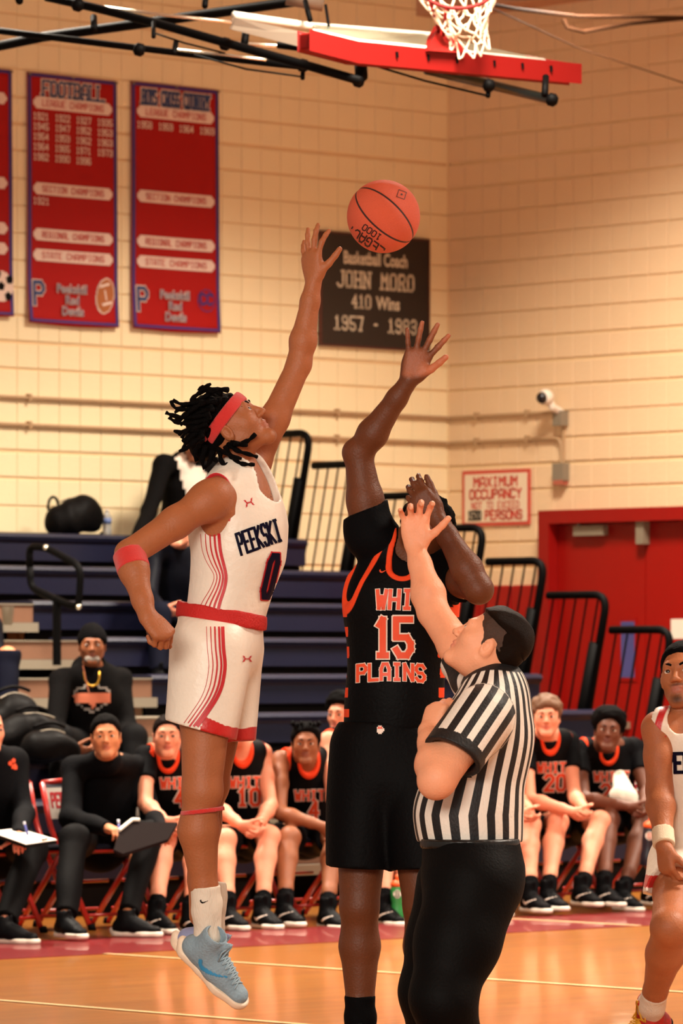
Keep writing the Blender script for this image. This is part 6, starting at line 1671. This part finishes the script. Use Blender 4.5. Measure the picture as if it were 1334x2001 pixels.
bottle(WD(1262, 1692, 7.25), .30, .040, mat('bottle_dark', (20, 22, 34), .35), OC, 'dark sports bottle with orange cap held at the end of the bench', (.10, 0, 1), mark=mat('mark_orange', (220, 90, 40), .5))
r = empty('towel', WD(1218, 1560, 6.95), 'white towel with dark lettering beside the end bench player', 'towel')
S = Solid(); S.cone(WD(1210, 1515, 6.85), WD(1222, 1560, 6.95), .035, .075, .03, flat=((0, 1, 0), .5)); S.cone(WD(1222, 1555, 6.95), WD(1205, 1553, 6.95), .06, .05, .03, flat=((0, 1, 0), .5)); S.warp(ripple(.005, 40, [(1, 0, .3)], 3))
tw = solid('towel_cloth', S, .007, mat('towel_white', (226, 216, 200), .9, bump=.4, bscale=200), r)
decal('towel_lettering', text2d('G', .055, wd=.7, wt=.24, cell=.008), PX(1220, 1547, 26), (1, 0, 0), (0, 0, 1), M_BKP, tw, tw, .004)
# black holdall, water bottle on the top row
def bag(c, rx, ry, rz, lab, m, handles, nm='bag', u=(UX, UY, 0), seed=3):
    r = empty(nm, np.array(c)-np.array((0, 0, rz)), lab, 'bag', None); R = np.array([nrm(u), nrm(np.cross((0, 0, 1), u)), (0, 0, 1)])
    S = Solid(); c = np.array(c); S.ell(c, (rx, ry, rz), R, .03); 
    S.cone(c-R[0]*rx*.6-R[2]*rz*.35, c+R[0]*rx*.6-R[2]*rz*.45, ry*.8, ry*.75, .05); S.plane(c-np.array((0, 0, rz*.98)), (0, 0, -1), .02)
    S.warp(ripple(.014, 22, [(1, 0, .4), (0, 1, .6), (1, 1, -1)], seed)); o = solid('bag_body', S, .010, m, r)
    for pts in handles: MB().tube([np.array(p) for p in pts], .011, 6).build('bag_handle', m, o, True)
    MB().tube([c+R[0]*rx*t+R[2]*rz*(.98-.5*t*t)+R[1]*-.01 for t in np.linspace(-.7, .7, 9)], .006, 5).build('zip', M_GREY, o)
    return o
MBG = mat('nylon_black', (20, 18, 18), .55, noise=.15, bump=.3, bscale=30)
top0 = ZS(0)
b0 = WD(148, 1010, .32)
bag((b0[0], b0[1], top0+.135), .22, .13, .13, 'black bag with tall loop handle on the top bleacher row', MBG, [
    [WD(104+10*math.cos(t), 990-19*math.sin(t), .25) for t in np.linspace(-.3, 3.5, 12)], [WD(x, y, .22) for x, y in ((150, 990), (170, 992), (190, 1005), (203, 1022), (204, 1038), (196, 1044))]])
wb = WD(209, 1045, .3)
r = empty('water_bottle', (wb[0], wb[1], top0), 'clear water bottle beside the black bag on the top row', 'bottle')
MB().lathe([(.030, 0), (.032, .02), (.032, .07), (.029, .08), (.032, .09), (.032, .13), (.014, .165), (.013, .175)], (wb[0], wb[1], top0+.001), 16).build('bottle_body', mat('clear_plastic', (210, 214, 220), .08, trans=.75), r, True)
MB().lathe([(.015, .172), (.015, .19)], (wb[0], wb[1], top0), 12).build('bottle_cap', M_WHITE, r, True)
MB().lathe([(.0325, .085), (.0325, .125)], (wb[0], wb[1], top0), 16).build('bottle_label', mat('label_blue', (90, 110, 160), .5), r, True)
for (x, y, d, rx, rz, lab, sd) in ((28, 1395, 3.9, .17, .13, 'shiny black backpack lying on the bleachers above the bald coach', 4), (62, 1432, 4.4, .24, .12, 'larger black duffel bag on the bleachers behind the two coaches', 6), (96, 1455, 4.7, .16, .09, 'small black bag beside the boots of the hooded man', 9)):
    c = WD(x, y, d); o = bag(c, rx, .13, rz, lab, MBG, [[c+np.array((UX*a, UY*a, rz*.9+.05*math.cos(a*9))) for a in np.linspace(-.12, .12, 8)]], seed=sd)
r = empty('paper_cup', WD(17, 1222, 2.0), 'grey cup standing on the bleacher step near the picture edge', 'cup')
cb = WD(15, 1221, 2.05); MB().lathe([(.030, 0), (.042, .12), (.044, .122), (.040, .118)], cb, 16).build('cup_body', mat('cup_grey', (150, 140, 124), .6), r, True)
